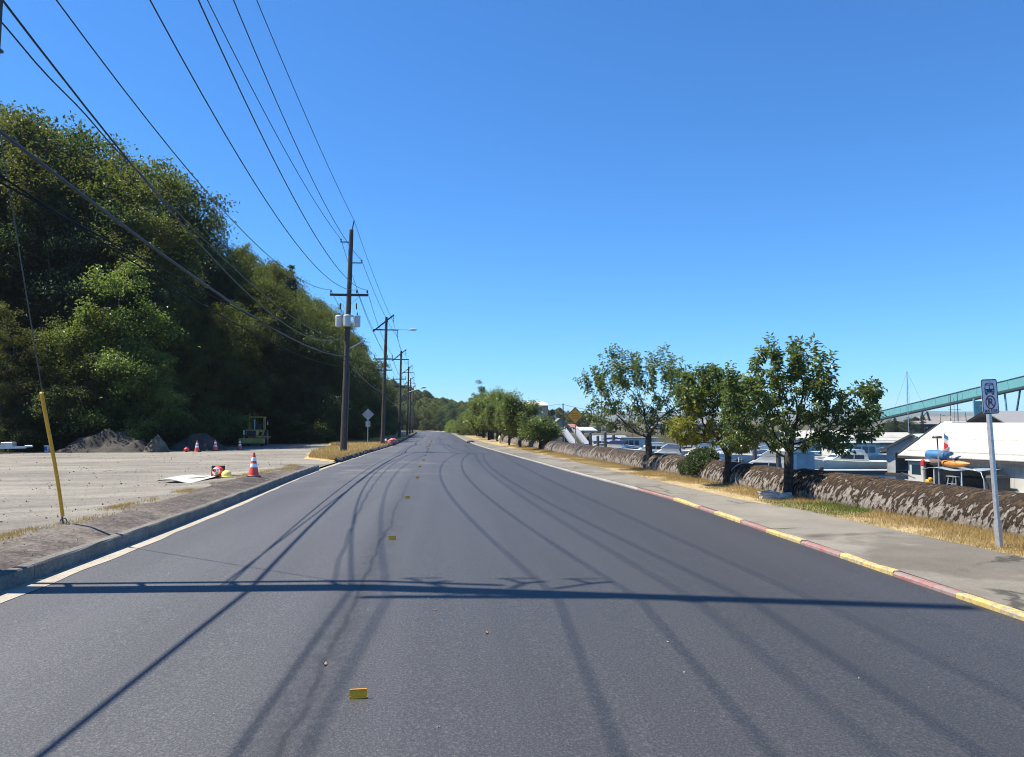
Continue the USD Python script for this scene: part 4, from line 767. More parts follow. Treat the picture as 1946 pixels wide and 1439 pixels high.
def cap_height(x, y, R, margin):
    best = 99; g = float(terr(x, y))
    for dx, k in ((0, 1.0), (-R * .5, .9), (R * .5, .9), (R * .85, .7), (-R * .85, .7)):
        u, _ = uv(x + dx, y, 0); v = np.interp(u, SKY_U, SKY_V) + margin; best = min(best, (at_depth(u, v, y)[2] - g) / k)
    return best
rng = np.random.default_rng(77)
L_edge = LineString(FOREST)
def along(d, s):      # a point at distance d behind the forest edge
    p, q = L_edge.interpolate(s - .5), L_edge.interpolate(s + .5); p0 = L_edge.interpolate(s); t = np.array([q.x - p.x, q.y - p.y]); t /= np.linalg.norm(t); return p0.x - t[1] * d, p0.y + t[0] * d
tot = L_edge.length; ntree = 0
rows = [(1.6, 4.3, 8.5, 12, 'front'), (5.5, 4.6, 11, 14, 'mid'), (10.5, 7.6, 13, 17, 'back'), (16.5, 8.5, 13, 17, 'back')]
for d, gap, h0, h1, row in rows:
    s = 8 + rng.uniform(0, 2)
    while s < tot - 6:
        g = gap * (1.0 if s < 130 else 1.35 if s < 200 else 1.8); x, y = along(d + rng.uniform(-1.0, 1.0), s); s += g * rng.uniform(.85, 1.15)
        if row != 'front' and y > 215: continue
        u, _ = uv(x, y, 2)
        if u < -170 or y < 30: continue
        if 440 < u < 570 and row == 'front' and y < 72: continue
        if row == 'front' and 165 < u < 320: continue
        hc = cap_height(x, y, 3.6, (rng.uniform(-10, 10) if rng.random() < .45 else rng.uniform(22, 70)) * (1.0 if y < 85 else .6)); h = min(rng.uniform(h0, h1), hc)
        if row == 'back': h = min(hc, 20)
        if h < 5: continue
        far = y > 112
        u, _ = uv(x, y, 6); wh = ('far left above the yellow guard' if u < 130 else 'behind the big light green tree' if u < 320 else 'above the gravel heaps' if u < 465 else 'around the yellow tractor' if u < 560 else 'just left of the transformer pole' if u < 655 else 'just right of the transformer pole' if u < 730 else 'beyond the second pole')
        kd = int(rng.integers(4)); tone = 'olive green' if kd in (0, 2) else 'dark green'
        lab = {'front': f'{tone} tree at the foot of the wood, ', 'mid': f'{tone} tree halfway up the wooded slope, ', 'back': f'{tone} tree on the skyline of the slope, '}[row] + wh; grp = {'front': 'trees at the foot of the left wood', 'mid': 'trees halfway up the wooded slope', 'back': 'trees along the skyline of the left slope'}[row] + ', ' + wh
        plant(FP[kd], x, y, h, lab, grp, rng.uniform(0, 6.28), 1.0 if h > 9 else 1.15); ntree += 1
# shrubs along the foot of the wood
def shw(x, y): u = uv(x, y, 1)[0]; return 'at the far left of the lot' if u < 170 else 'behind the gravel heaps' if u < 465 else 'between tractor and transformer pole' if u < 655 else 'around the diamond sign and second pole' if u < 735 else 'beyond the second pole'
s = 20
while s < 215:
    x, y = along(rng.uniform(-.6, .5), s); s += rng.uniform(1.9, 3.0); u, _ = uv(x, y, 1)
    if u < -60 or (455 < u < 565 and y < 76): continue
    plant(SH[0] if rng.random() < .72 else SH[1], x, y, rng.uniform(1.5, 3.2), 'dark shrub at the foot of the wood, ' + shw(x, y), 'shrubs at the foot of the left wood, ' + shw(x, y), rng.uniform(0, 6.28), 1.2, float(lot_z(np.array([x]), np.array([y]))[0]) - .1 if y < 66 else None)
for x, y, h in [(-17.0, 67.6, 2.6), (-15.6, 68.4, 3.2), (-14.2, 69.0, 2.8), (-13.0, 69.6, 3.0), (-11.9, 70.6, 2.6)]: plant(SH[0], x, y, h, 'dark shrub close behind the yellow tractor', 'shrubs close behind the yellow tractor', x * 3, 1.3)
for k, (x, y, h) in enumerate([(-16.2, 71.0, 9.5), (-13.4, 72.0, 9.0), (-11.6, 74.5, 9.5)]): plant(FP[(1, 3, 0)[k]], x, y, h, 'dark shaded tree closing the gap behind the yellow tractor', 'trees closing the gap behind the yellow tractor', k * 2.1)
# light green bush-like trees that stand out of the dark wood
BR = forest_proto(31, 9.5, 3.4, .3, .19, 'light_green_tree', 22000, mt=M_bright)
for (u, v, Y, l) in [(232, 508, 51.0, 'big light green rounded tree standing out in front of the dark slope'), (444, 676, 67.5, 'slim pale green young tree before the dark wood right of the gravel heaps'), (275, 648, 50.2, 'smaller light green tree low in front of the big light green one'), (690, 770, 78, 'pale green bush tree lit beside the diamond sign at the wood')]:
    p = at_depth(u, v, Y); plant(BR, p[0], Y, p[2] - float(terr(p[0], Y)), l, None, u * .1, .92 if Y < 60 else .6)
RT = forest_proto(33, 13.0, 3.0, 5.5, .24, 'round_crowned_tree', 11000)
p = at_depth(455, 462, 92); plant(RT, p[0], 92, p[2] - float(terr(p[0], 92)), 'round crowned tree rising clear of the skyline above the middle of the slope', None, 1.0, .8)
# conifer on the skyline
def conifer(name, seed, H, R, nl, leaf, dense=1.0):
    rng = np.random.default_rng(seed); T = Thing(name, 'x', 'tree', (0, 0, -500)); m = MB(); mb = MB(); zz = np.linspace(-.3, H, 14); m.tube(np.stack([.05 * np.sin(zz), .04 * np.cos(zz * 1.3), zz], 1), np.linspace(H * .018, .015, 14), 8)
    tipz = rng.uniform(.12, 1, int(H * 13 * dense)); A, D = [], []
    for f in tipz:
        z = f * H; r = R * (1.02 - f) ** .8 * rng.uniform(.75, 1.15); a = rng.uniform(0, 6.283); k = np.linspace(0, 1, 5)[:, None]
        b = np.array([0, 0, z]) + np.array([math.cos(a) * r, math.sin(a) * r, 0]) * k + np.array([0, 0, 1]) * (-.22 * r * np.sin(k * 2.2)); mb.tube(b, np.linspace(.02, .006, 5), 4, False)
        n = max(4, int(nl / len(tipz) * (r / R + .25))); t = rng.random(n) ** .6; q = np.array([[np.interp(x, k[:, 0], b[:, i]) for i in range(3)] for x in t]); A.append(q + rng.normal(0, .05 * R, (n, 3)) * [1, 1, .5]); D.append(unit(np.array([math.cos(a), math.sin(a), -.25]) + rng.normal(0, .6, (n, 3))))
    A, D = np.vstack(A), np.vstack(D); T.part('trunk', m, M_bark, True); T.part('branches', mb, M_bark, kind='stuff'); T.part('crown', leaves(A, D, unit(rng.normal(0, .4, A.shape) + [0, 0, 1]), leaf * rng.uniform(.7, 1.2, len(A)), leaf * .35), M_conifer); T.H = H; return T
CF = conifer('conifer', 5, 16.0, 2.6, 9000, .38)
p = at_depth(553, 503, 97); plant(CF, p[0], 97, p[2] - float(terr(p[0], 97)), 'dark spired conifer standing up from the skyline above the slope', None, 0)

# ---- street trees before the mossy pipe
def tree_from(T, P, par, tip, leafn, leaf, rng, mt, spread=.06, rmax=.12, yellow=None, aspect=.5, tipn=5, clus=1):
    rad, kids = thickness(par, tip, 2.35); w0 = (rad - tip) / (rad.max() - tip); rad = tip + w0 ** 1.9 * (rmax - tip); base_r = rad.copy(); rad[0] = rmax * 1.35; rad[1] = rmax * 1.12; T.part('trunk', skeleton(P, par, rad, 0), M_bark, True)
    hgt = np.zeros(len(par), int)
    for i in range(len(par) - 1, 0, -1): hgt[par[i]] = max(hgt[par[i]], hgt[i] + 1)
    tips = np.nonzero((hgt <= tipn) & (np.arange(len(par)) > 10))[0]; k = rng.choice(tips, leafn // clus); k = np.repeat(k, clus); n = len(k); ax = unit(P[k] - P[par[k]])
    pos = P[par[k]] + (P[k] - P[par[k]]) * rng.random(n)[:, None] + rng.normal(0, spread * .35, (n, 3)); side = unit(np.cross(ax, rng.normal(size=(n, 3))))
    d = unit(side + ax * .5 + [0, 0, -.35] + rng.normal(0, .35, (n, 3))); nn = unit(rng.normal(0, .55, (n, 3)) + [0, 0, 1]); L = leaf * rng.uniform(.6, 1.2, n); v, f = leaves(pos + side * spread * .3, d, nn, L, L * aspect, .2, .25)
    if yellow is not None:
        q = yellow(pos, rng); fy = np.tile(q, 2); T.part('crown', (v, f[~fy]), mt); T.part('yellowing_foliage', (v, f[fy]), M_cherryy)
    else: T.part('crown', (v, f), mt)
def street_tree(name, label, base, lobes, trunk, seed, leafn, leaf, step=.12, shoots=0, yellow=None, natt=420, tip=.0045, rmax=.11, group=None, sl=4, spread=.10):
    rng = np.random.default_rng(seed); T = Thing(name, label, 'tree', base, 0, group)
    att = np.vstack([ball_points(rng, c, r, max(8, int(natt * w)), .05) for c, r, w in lobes])
    P, par = colonize(rng, att, trunk, step, step * 1.25, 1.3, 90, .05, .16)
    if shoots:                                               # long straight leader shoots beyond the crown
        hi = np.argsort(-P[:, 2] - .3 * np.hypot(P[:, 0], P[:, 1]))[: len(P) // 3]; P2, par2 = list(P), list(par)
        for i in rng.choice(hi, shoots):
            d = unit(unit(P[i] - [0, 0, .7]) * .7 + [0, 0, .75] + rng.normal(0, .12, 3)); prev = int(i); q = P[i].copy()
            for k in range(int(rng.integers(sl - 1, sl + 2))): q = q + d * step + rng.normal(0, .012, 3); P2.append(q.copy()); par2.append(prev); prev = len(P2) - 1
        P, par = np.array(P2), np.array(par2)
    tree_from(T, P, par, tip, leafn, leaf, rng, M_cherry, spread, rmax, yellow); T.H = P[:, 2].max(); return T
def tz(z0, z1, dx=0, dy=0, n=8): return [(dx * t, dy * t, z0 + (z1 - z0) * t) for t in np.linspace(0, 1, n)]
street_tree('street_tree', 'vase shaped street tree with upright leafy shoots, leftmost of the three near trees', (7.38, 27.0, .02),
    [((-.95, 0, 2.75), (1.3, 1.2, 1.0), .26), ((.35, .1, 2.9), (1.35, 1.1, .95), .26), ((-.2, 0, 1.7), (1.6, 1.1, .6), .22), ((-1.85, 0, 2.0), (.75, .7, .5), .12), ((1.45, 0, 2.2), (.75, .6, .6), .12)], tz(-.1, .95, -.06), 101, 11000, .112, .13, 60, None, 800, .006, .12, sl=6)
street_tree('street_tree', 'low street tree with yellowing lower leaves, middle of the three near trees', (7.64, 20.2, .02),
    [((-.5, 0, 2.5), (1.0, .9, .7), .42), ((.45, 0, 2.3), (.85, .8, .65), .2), ((-.8, -.1, 1.5), (.95, .7, .55), .3), ((.15, -.2, 1.2), (.5, .5, .4), .08)], tz(-.1, .8, .05), 102, 11500, .108, .115, 6, lambda p, r: (p[:, 2] < 1.95 + .25 * np.sin(p[:, 0] * 5)) & (r.random(len(p)) < .72), 700, .0055, .09)
street_tree('street_tree', 'spreading street tree with a dark trunk and drooping branches, rightmost of the three near trees', (7.74, 16.75, .02),
    [((-.8, 0, 2.1), (.85, .8, .7), .22), ((.35, 0, 2.3), (1.0, .85, .8), .22), ((.05, 0, 1.45), (1.2, .9, .5), .16), ((-1.1, -.1, 1.4), (.5, .5, .4), .07), ((1.4, 0, 1.95), (.8, .7, .55), .15), ((1.95, .1, 1.65), (.4, .4, .5), .06), ((2.0, .1, 2.45), (.3, .3, .3), .03), ((-.05, 0, 3.05), (.8, .6, .4), .08), ((1.2, 0, 1.25), (.5, .5, .35), .05)], tz(-.1, .75, .05), 103, 11500, .112, .11, 26, None, 820, .0055, .105)
# ivy bush over the pipe
rng = np.random.default_rng(9)
IV = Thing('ivy_bush', 'dark green bush growing over the mossy pipe between the left and middle near trees', 'bush', (7.95, 23.0, .05))
a = np.vstack([ball_points(rng, c, r, n_, .2) for c, r, n_ in (((.1, .2, .55), (.45, .6, .3), 1700), ((-.3, -.5, .35), (.4, .6, .35), 1700), ((.15, .9, .45), (.4, .5, .28), 1000), ((-.35, .2, .2), (.3, .8, .25), 1100))]); IV.part('foliage', leaves(a, unit(rng.normal(size=a.shape)), unit(rng.normal(0, .6, a.shape) + [-.4, -.3, .7]), .085 * rng.uniform(.6, 1.2, len(a)), .055), M_forest2)
m = MB()
for k in range(14):
    b = ball_points(rng, (-.1, 0, .35), (.4, .85, .3), 1)[0]; m.tube([(b[0] * .3, b[1] * .5, -.05), b * [.8, .8, .5], b], [.012, .009, .004], 5)
IV.part('stem', m, M_bark)
# distant row of trees on the right
RP = [street_tree('roadside_tree', 'x', (0, 0, -500), [((0, 0, 1.45), (1.1, 1.1, .75), .6), ((-.5, 0, 1.2), (.7, .7, .5), .2), ((.5, 0, 1.3), (.7, .7, .5), .2)], tz(-.1, .7), 111, 9500, .12, .14, 8, None, 420, .007, .07, spread=.30),
      street_tree('roadside_tree', 'x', (0, 0, -500), [((0, 0, 2.9), (1.25, 1.25, 1.4), .6), ((-.6, 0, 2.1), (1.0, 1.0, .8), .2), ((.6, .2, 3.4), (.8, .8, .8), .2)], tz(-.1, 1.3), 112, 15000, .155, .2, 16, None, 460, .01, .10, spread=.42)]
GR = 'distant trees along the right side of the road'
RL = [(6.15, 48.7, 2.5, 0, 'small round tree with a thin dark trunk, nearest of the distant right row'), (5.35, 53.8, 4.1, 1, 'open crowned tree with bare top twigs, second of the distant right row'), (5.15, 60.5, 3.3, 1, 'third tree of the distant right row, its trunk beside the yellow hydrant'),
      (5.0, 68.5, 3.9, 1, 'fourth tree of the distant right row, near the yellow hydrant'), (5.3, 76, 5.3, 1, 'fifth tree of the distant right row'), (5.0, 85, 5.6, 1, None), (5.8, 92, 6.2, 1, None), (5.2, 101, 6.0, 1, None), (6.6, 110, 6.8, 1, None), (5.2, 122, 5.2, 1, None), (6.8, 134, 6.0, 1, None), (5.0, 146, 5.0, 1, None), (8.5, 70, 3.2, 1, None), (9.5, 82, 3.6, 1, None), (9, 98, 4.6, 1, None), (4.6, 160, 4.6, 1, None), (5.6, 172, 4.6, 1, None)]
for x, y, h, k, l in RL: plant(RP[k], x, y, h, l or 'tree farther back in the leafy row on the right of the road', GR, x * 7 + y, 1.3 + .25 * (y > 80), float(verge_z(np.array([x]), np.array([y]))[0]) - .15)
# poplars behind the row
PPm = forest_proto(41, 9, 1.15, .8, .2, 'poplar_tree', 7000)
for u, v, Y, l in [(912, 724, 112, 'tall slim poplar, highest point of the right hand tree row'), (921, 742, 118, 'shorter slim poplar just right of the tallest one'), (897, 748, 128, 'slim poplar left of the tallest one')]:
    p = at_depth(u, v, Y); plant(PPm, p[0], Y, p[2] + 1.0, l, None, u, 1.0, -1.0)
rng = np.random.default_rng(15)
for x, y, h in [(3.4, 150, 2.2), (3.6, 165, 2.6), (3.2, 180, 3.0), (4.6, 185, 3.6), (2.9, 195, 3.2), (4.2, 200, 4.0), (2.5, 207, 3.4), (5.5, 196, 4.2), (3.8, 138, 1.8), (3.9, 126, 1.7), (7, 205, 5)]:
    plant(SH[1 if h > 2.5 else 0], x, y, h, 'light green bush where the right edge of the road disappears', 'bushes at the far right edge of the road', rng.uniform(0, 6.28), 1.25, float(zr(y)) - .15)
for x, y, h in [(-6, 262, 8), (-1.5, 250, 7.2), (2.5, 246, 7.5), (6.5, 244, 8), (-11, 266, 8.5), (-16, 262, 8), (10.5, 246, 8.5), (15, 240, 8.5), (19, 230, 8), (13, 215, 7), (17, 205, 7.5), (12, 190, 6.5), (-3.5, 275, 10), (3, 272, 10), (9, 268, 10.5)]:
    plant(FP[int(rng.integers(4))], x, y, h, 'dark tree closing the view where the road bends out of sight', 'trees behind the bend at the end of the road', rng.uniform(0, 6.28), 1.1, float(zr(y)) - .2)
# far wooded hill: a wood that reads as one mass
fw = UsdGeom.PointInstancer.Define(stage, '/World/far_wood'); tag(fw.GetPrim(), 'hazy wooded hill closing the valley beyond the end of the road', 'wood', None, 'stuff')
q = ball_points(rng, (0, 0, 3.4), (2.7, 2.7, 3.2), 1500, .25); q[:, :2] *= (1 - .05 * q[:, 2:]); mesh_ = leaves(q, unit(rng.normal(size=q.shape)), unit(q - [0, 0, 4] + [0, 0, 2] + rng.normal(0, .8, q.shape)), .62 * rng.uniform(.6, 1.2, len(q)), .5)
put('/World/far_wood/far_tree', mesh_, M_forest)
fx = rng.uniform(-160, 55, 4200); fy = rng.uniform(288, 500, 4200); keep = (forest_d(fx, fy) < 200); fx, fy = fx[keep][:2600], fy[keep][:2600]
fw.CreatePrototypesRel().SetTargets(['/World/far_wood/far_tree']); fw.CreateProtoIndicesAttr(Vt.IntArray(len(fx), 0))
fw.CreatePositionsAttr(Vt.Vec3fArray.FromNumpy(np.stack([fx, fy, terr(fx, fy) - .4], 1).astype(np.float32))); sc = rng.uniform(.75, 1.3, len(fx)); fw.CreateScalesAttr(Vt.Vec3fArray.FromNumpy(np.stack([sc, sc, sc * rng.uniform(.85, 1.2, len(fx))], 1).astype(np.float32)))
# ---- grass
def blades(rng, x, y, z, h, w, lean=.55):
    n = len(x); a = rng.uniform(0, 6.283, n); b = rng.uniform(0, 6.283, n); t = np.stack([np.cos(a), np.sin(a), 0 * a], 1); o = np.stack([np.cos(b), np.sin(b), 0 * b], 1) * lean * h[:, None] * rng.random(n)[:, None]
    p = np.stack([x, y, z], 1); v = np.stack([p - t * w / 2, p + t * w / 2, p + o + np.stack([0 * x, 0 * x, h], 1)], 1).reshape(-1, 3); return v, np.arange(3 * n).reshape(-1, 3)
rng = np.random.default_rng(3)
n = 150000; Y = 6.5 + 52 * rng.random(n) ** 1.6; t = rng.beta(1.2, 1.0, n); X = XS(Y) - .06 + t * (XP(Y) - XS(Y) + .2); patch = meshkit.fbm(np.stack([X * 1.1, Y * .7, X * 0], -1), 3, 6); k = patch + rng.normal(0, .09, n) > .47 - .20 * t; X, Y, t = X[k], Y[k], t[k]
green = (meshkit.noise(np.stack([X * 1.2, Y * .5, X * 0 + 7], -1)) + .55 * np.exp(-((Y - 15.2) / 1.2) ** 2) + .35 * np.exp(-((Y - 18) / .8) ** 2)) > .86
h = rng.uniform(.02, .075, len(X)) * (1 + .9 * t ** 2); v, f = blades(rng, X, Y, verge_z(X, Y) - .01, h, .0075, .9)
single('dry_grass', (v, f[~green]), M_grass, 'strip of straw coloured dry grass between the sidewalk and the mossy pipe', 'grass', kind='stuff')
single('green_grass', (v, f[green]), M_grassg, 'patches of greener grass by the near street trees', 'grass', kind='stuff')
n = 26000; Y = 5 + 24 * rng.random(n) ** 1.4; X = soil_x(Y) + rng.normal(.06, .15, n); k = meshkit.fbm(np.stack([X * .8, Y * .9, X * 0], -1), 4, 8) + rng.normal(0, .08, n) > .50; X, Y = X[k], Y[k]
v, f = blades(rng, X, Y, lot_z(X, Y), rng.uniform(.015, .075, len(X)), .007, .9); single('dry_grass', (v, f), M_grass, 'thin line of dry grass between the soil strip and the gravel lot', 'grass', kind='stuff')
n = 22000; Y = 34 + 60 * rng.random(n) ** 1.5; X = LV(Y) + .3 + rng.random(n) * (XL(Y) - .5 - LV(Y)); v, f = blades(rng, X, Y, zr(Y) + .10, rng.uniform(.06, .2, n), .02); single('dry_grass', (v, f), M_grass, 'dry grass tip around the foot of the transformer pole', 'grass', kind='stuff')
# small stones on the soil strip and by the kerb
n = 900; Y = 4.5 + 23 * rng.random(n) ** 1.5; X = XL(Y) - .5 - 1.1 * rng.random(n); r = .006 + .016 * rng.random(n) ** 3; u_ = unit(rng.normal(size=(n, 5, 3))); V = (np.stack([X, Y, np.maximum(lot_z(X, Y) + .012, zr(Y) + .13)], 1)[:, None] + u_ * r[:, None, None]).reshape(-1, 3); k = np.arange(n)[:, None] * 5
single('small_stones', (V, np.vstack([k + o for o in ([0, 1, 2], [0, 2, 3], [0, 3, 4], [0, 4, 1], [1, 3, 2], [1, 4, 3])])), M_gutter, 'loose small stones scattered over the soil strip by the left kerb', 'stones', kind='stuff')

rng = np.random.default_rng(31); n = 5200; Y = 9 + 36 * rng.random(n) ** 1.4; X = XL2(Y) - 1.6 - rng.random(n) ** 1.3 * 24; r = .008 + .03 * rng.random(n) ** 5; u_ = unit(rng.normal(size=(n, 5, 3))); V = (np.stack([X, Y, lot_z(X, Y) + .004], 1)[:, None] + u_ * r[:, None, None]).reshape(-1, 3); k = np.arange(n)[:, None] * 5
single('small_stones', (V, np.vstack([k + o for o in ([0, 1, 2], [0, 2, 3], [0, 3, 4], [0, 4, 1], [1, 3, 2], [1, 4, 3])])), M_pile, 'dark loose stones scattered over the gravel lot', 'stones', kind='stuff')
n = 260; Y = 3.6 + 22 * rng.random(n) ** 1.7; X = XL(Y) + (XR(Y) - XL(Y)) * rng.random(n); r = .003 + .007 * rng.random(n) ** 3; u_ = unit(rng.normal(size=(n, 5, 3))); V = (np.stack([X, Y, road_z(X, Y) + .002], 1)[:, None] + u_ * r[:, None, None]).reshape(-1, 3); k = np.arange(n)[:, None] * 5
single('road_grit', (V, np.vstack([k + o for o in ([0, 1, 2], [0, 2, 3], [0, 3, 4], [0, 4, 1], [1, 3, 2], [1, 4, 3])])), M_rock, 'pale grit specks scattered over the asphalt', 'grit', kind='stuff')
# ------------------------------------------------------------------ the long mossy pipe
def moss_mat():
    n = {'g': ('geometry', {}), 's': ('separate_xyz', {}), 'd': ('vector_math', {'math_type': 'multiply', 'vector2': (6.0, 11.0, 6.5)}),
         'sh': ('combine_xyz', {}), 'sy': ('math', {'math_type': 'multiply_add', 'value2': .40}), 'n': ('noise_texture', {'scale': 1.0, 'detail': 6.0, 'roughness': .6, 'distortion': .5}),
         'n2': ('noise_texture', {'scale': 26.0, 'detail': 4.0, 'roughness': .7}), 'zz': ('map_range', {'from_min': .10, 'from_max': .62, 'to_min': -.075, 'to_max': .13, 'clamp': True}), 'a': ('math', {'math_type': 'add'}),
         'r': ('rgb_ramp', {'ramp': [(.30, (.25, .225, .20)), (.462, (.175, .155, .135)), (.485, (.045, .034, .026)), (.56, (.020, .015, .011)), (.63, (.048, .032, .020)), (.72, (.075, .052, .03)), (.86, (.095, .08, .03))]}),
         'm': ('mix_color', {'blend_type': 'multiply', 'fac': .75, 'use_clamp': False}), 'r2': ('rgb_ramp', {'ramp': [(.25, (.45, .45, .45)), (.7, (1.4, 1.38, 1.35))]}),
         'p': ('principled_bsdf', {'roughness': .92, 'specular_ior_level': .15}), 'b': ('bump', {'strength': 1.0, 'distance': .06}), 'h': ('math', {'math_type': 'multiply_add', 'value2': .35})}
    l = [('g.position', 's.vector'), ('s.z', 'sy.value1'), ('s.y', 'sy.value3'), ('s.x', 'sh.x'), ('sy.value', 'sh.y'), ('s.z', 'sh.z'), ('sh.vector', 'd.vector1'), ('d.vector', 'n.vector'), ('g.position', 'n2.vector'),
         ('s.z', 'zz.value'), ('n.fac', 'a.value1'), ('zz.result', 'a.value2'), ('a.value', 'r.fac'), ('n2.fac', 'r2.fac'), ('r.color', 'm.a'), ('r2.color', 'm.b'), ('m.result', 'p.base_color'),
         ('n2.fac', 'h.value1'), ('a.value', 'h.value3'), ('h.value', 'b.height'), ('b.normal', 'p.normal')]
    return usdkit.material(stage, LK + 'mossy_concrete', n, l, surface='p.BSDF')
M_moss = moss_mat()
PW = Thing('pipe_wall', 'long row of mossy grey concrete pipes laid end to end along the harbour edge', 'pipe wall', (8.6, 12, 0))
M_rim = mat('bare_concrete_rim', (.24, .225, .20), .9, (.38, .36, .32), 6)
ys = [-3.0]; rg = np.random.default_rng(8)
while ys[-1] < 72: ys.append(ys[-1] + (2.9 if ys[-1] < 40 else 4.4))
for k, (a, b) in enumerate(zip(ys[:-1], ys[1:])):
    gap = .004 if a < 30 else .03 if a < 36 else .30 if 38 < a < 52 else .1; b2 = b - gap; n = max(4, int((b2 - a) / .09)) if a < 30 else 12; sd = 34 if a < 30 else 20
    yy2 = np.linspace(a, b2, n); th = np.linspace(0, 2 * np.pi, sd, endpoint=False); R0 = .50 + rg.uniform(-.008, .008); off = rg.uniform(-.02, .02, 2)
    C = np.stack([XP(np.minimum(yy2, 75)) + .5 + off[0], yy2, walk_z(XS(yy2), yy2) + .09 + off[1]], 1)
    V = C[:, None] + np.stack([np.cos(th) * R0, 0 * th, np.sin(th) * R0], 1)[None]
    dn = meshkit.fbm(V * [3.0, 6.0, 3.0], 4, 3)[..., None] - .5; V = V + (V - C[:, None]) * dn * .085
    if a >= 30: V = V
    edge = np.minimum(yy2 - a, b2 - yy2); V = C[:, None] + (V - C[:, None]) * (1 - .03 * np.exp(-edge / (.012 if a < 30 else .03)))[:, None, None]
    i, j = np.meshgrid(np.arange(n - 1), np.arange(sd), indexing='ij'); q = np.stack([i * sd + j, i * sd + (j + 1) % sd, (i + 1) * sd + (j + 1) % sd, (i + 1) * sd + j], -1).reshape(-1, 4)
    m = MB(); m.add(V.reshape(-1, 3), q[:, ::-1])
    m.add(np.vstack([V[0], C[0]]), [[(x + 1) % sd, x, sd] for x in range(sd)][::1]); m.add(np.vstack([V[-1], C[-1]]), [[x, (x + 1) % sd, sd] for x in range(sd)])
    PW.part('pipe_section', m, M_moss, 40, True)
    if a > 19:
        m = MB(); r1 = R0 + .012; e = MB(); ring = np.stack([np.cos(th), 0 * th, np.sin(th)], 1); vv = np.vstack([C[0] + ring * r1 + [0, -.012, 0], C[0] + ring * r1 + [0, .03, 0], C[0] + ring * (r1 - .09) + [0, -.014, 0]]); j = np.arange(sd); j2 = (j + 1) % sd
        m.add(vv, np.vstack([np.stack([j, j2, sd + j2, sd + j], 1), np.stack([j, 2 * sd + j, 2 * sd + j2, j2], 1)])); PW.part('pipe_rim', m, M_rim, False, True)

# ------------------------------------------------------------------ marina
def W(u, v, Y): return at_depth(u, v, Y)
FR = -.0886                                     # heading of a line square to the view
def hull(L, B, D, bow=.8, rake=.5, keel=.25, n=13, transom=.85):
    x = np.linspace(-L / 2, L / 2, n); t = (x + L / 2) / L; b = B / 2 * np.where(t < .45, transom + (1 - transom) * np.sin(t / .45 * np.pi / 2), np.cos(np.clip((t - .45) / .55, 0, 1) * np.pi / 2) ** .62); b = np.maximum(b, .015)
    sh = D * (1 + (bow - .0) * .5 * t ** 2.2); xr = x + rake * (t ** 3) * 0
    S = []
    for k in range(n):
        f = t[k] ** 3 * rake; S.append([(x[k] - f * 1.0, 0, -keel * (1 - t[k] ** 4)), (x[k] - f * .75, b[k] * .72, .08 + .25 * t[k] ** 3), (x[k], b[k], sh[k]), (x[k], b[k] * .94, sh[k] + .02), (x[k], 0, sh[k] + .03)])
    S = np.array(S); m = MB()
    for sy in (1, -1):
        V = S * [1, sy, 1]; i, j = np.meshgrid(np.arange(n - 1), np.arange(4), indexing='ij'); q = np.stack([i * 5 + j, i * 5 + j + 1, (i + 1) * 5 + j + 1, (i + 1) * 5 + j], -1).reshape(-1, 4)
        m.add(V.reshape(-1, 3), q if sy < 0 else q[:, ::-1]); m.add(V[0], [[0, 1, 4], [1, 2, 4], [2, 3, 4]] if sy > 0 else [[0, 4, 1], [1, 4, 2], [2, 4, 3]])
    return m
def prof_block(prof, w, bev=0): m = MB(); m.prism(prof, w, XZ, (0, w / 2, 0)); return m
def side_panes(T, rects, w, mt, x_off=0):
    for poly in rects:
        for sy in (-1, 1): m = MB(); m.prism(poly, .012, XZ, (0, sy * (w / 2 + .006) + .006, 0)); T.part('window', m, mt)
def rail(T, pts, posts, r=.018, name='rail', mt=None):
    m = MB(); m.tube(pts, r, 6)
    for p in posts: m.cyl(p[0], p[1], r * .85, sides=5)
    T.part(name, m, mt or M_steel, True)
def outboard(T, x, z=.75):
    m = MB(); m.box((x - .2, 0, z + .35), (.36, .34, .5), bevel=.08); m.box((x - .18, 0, z - .2), (.16, .12, .8)); T.part('outboard_motor', m, M_black)
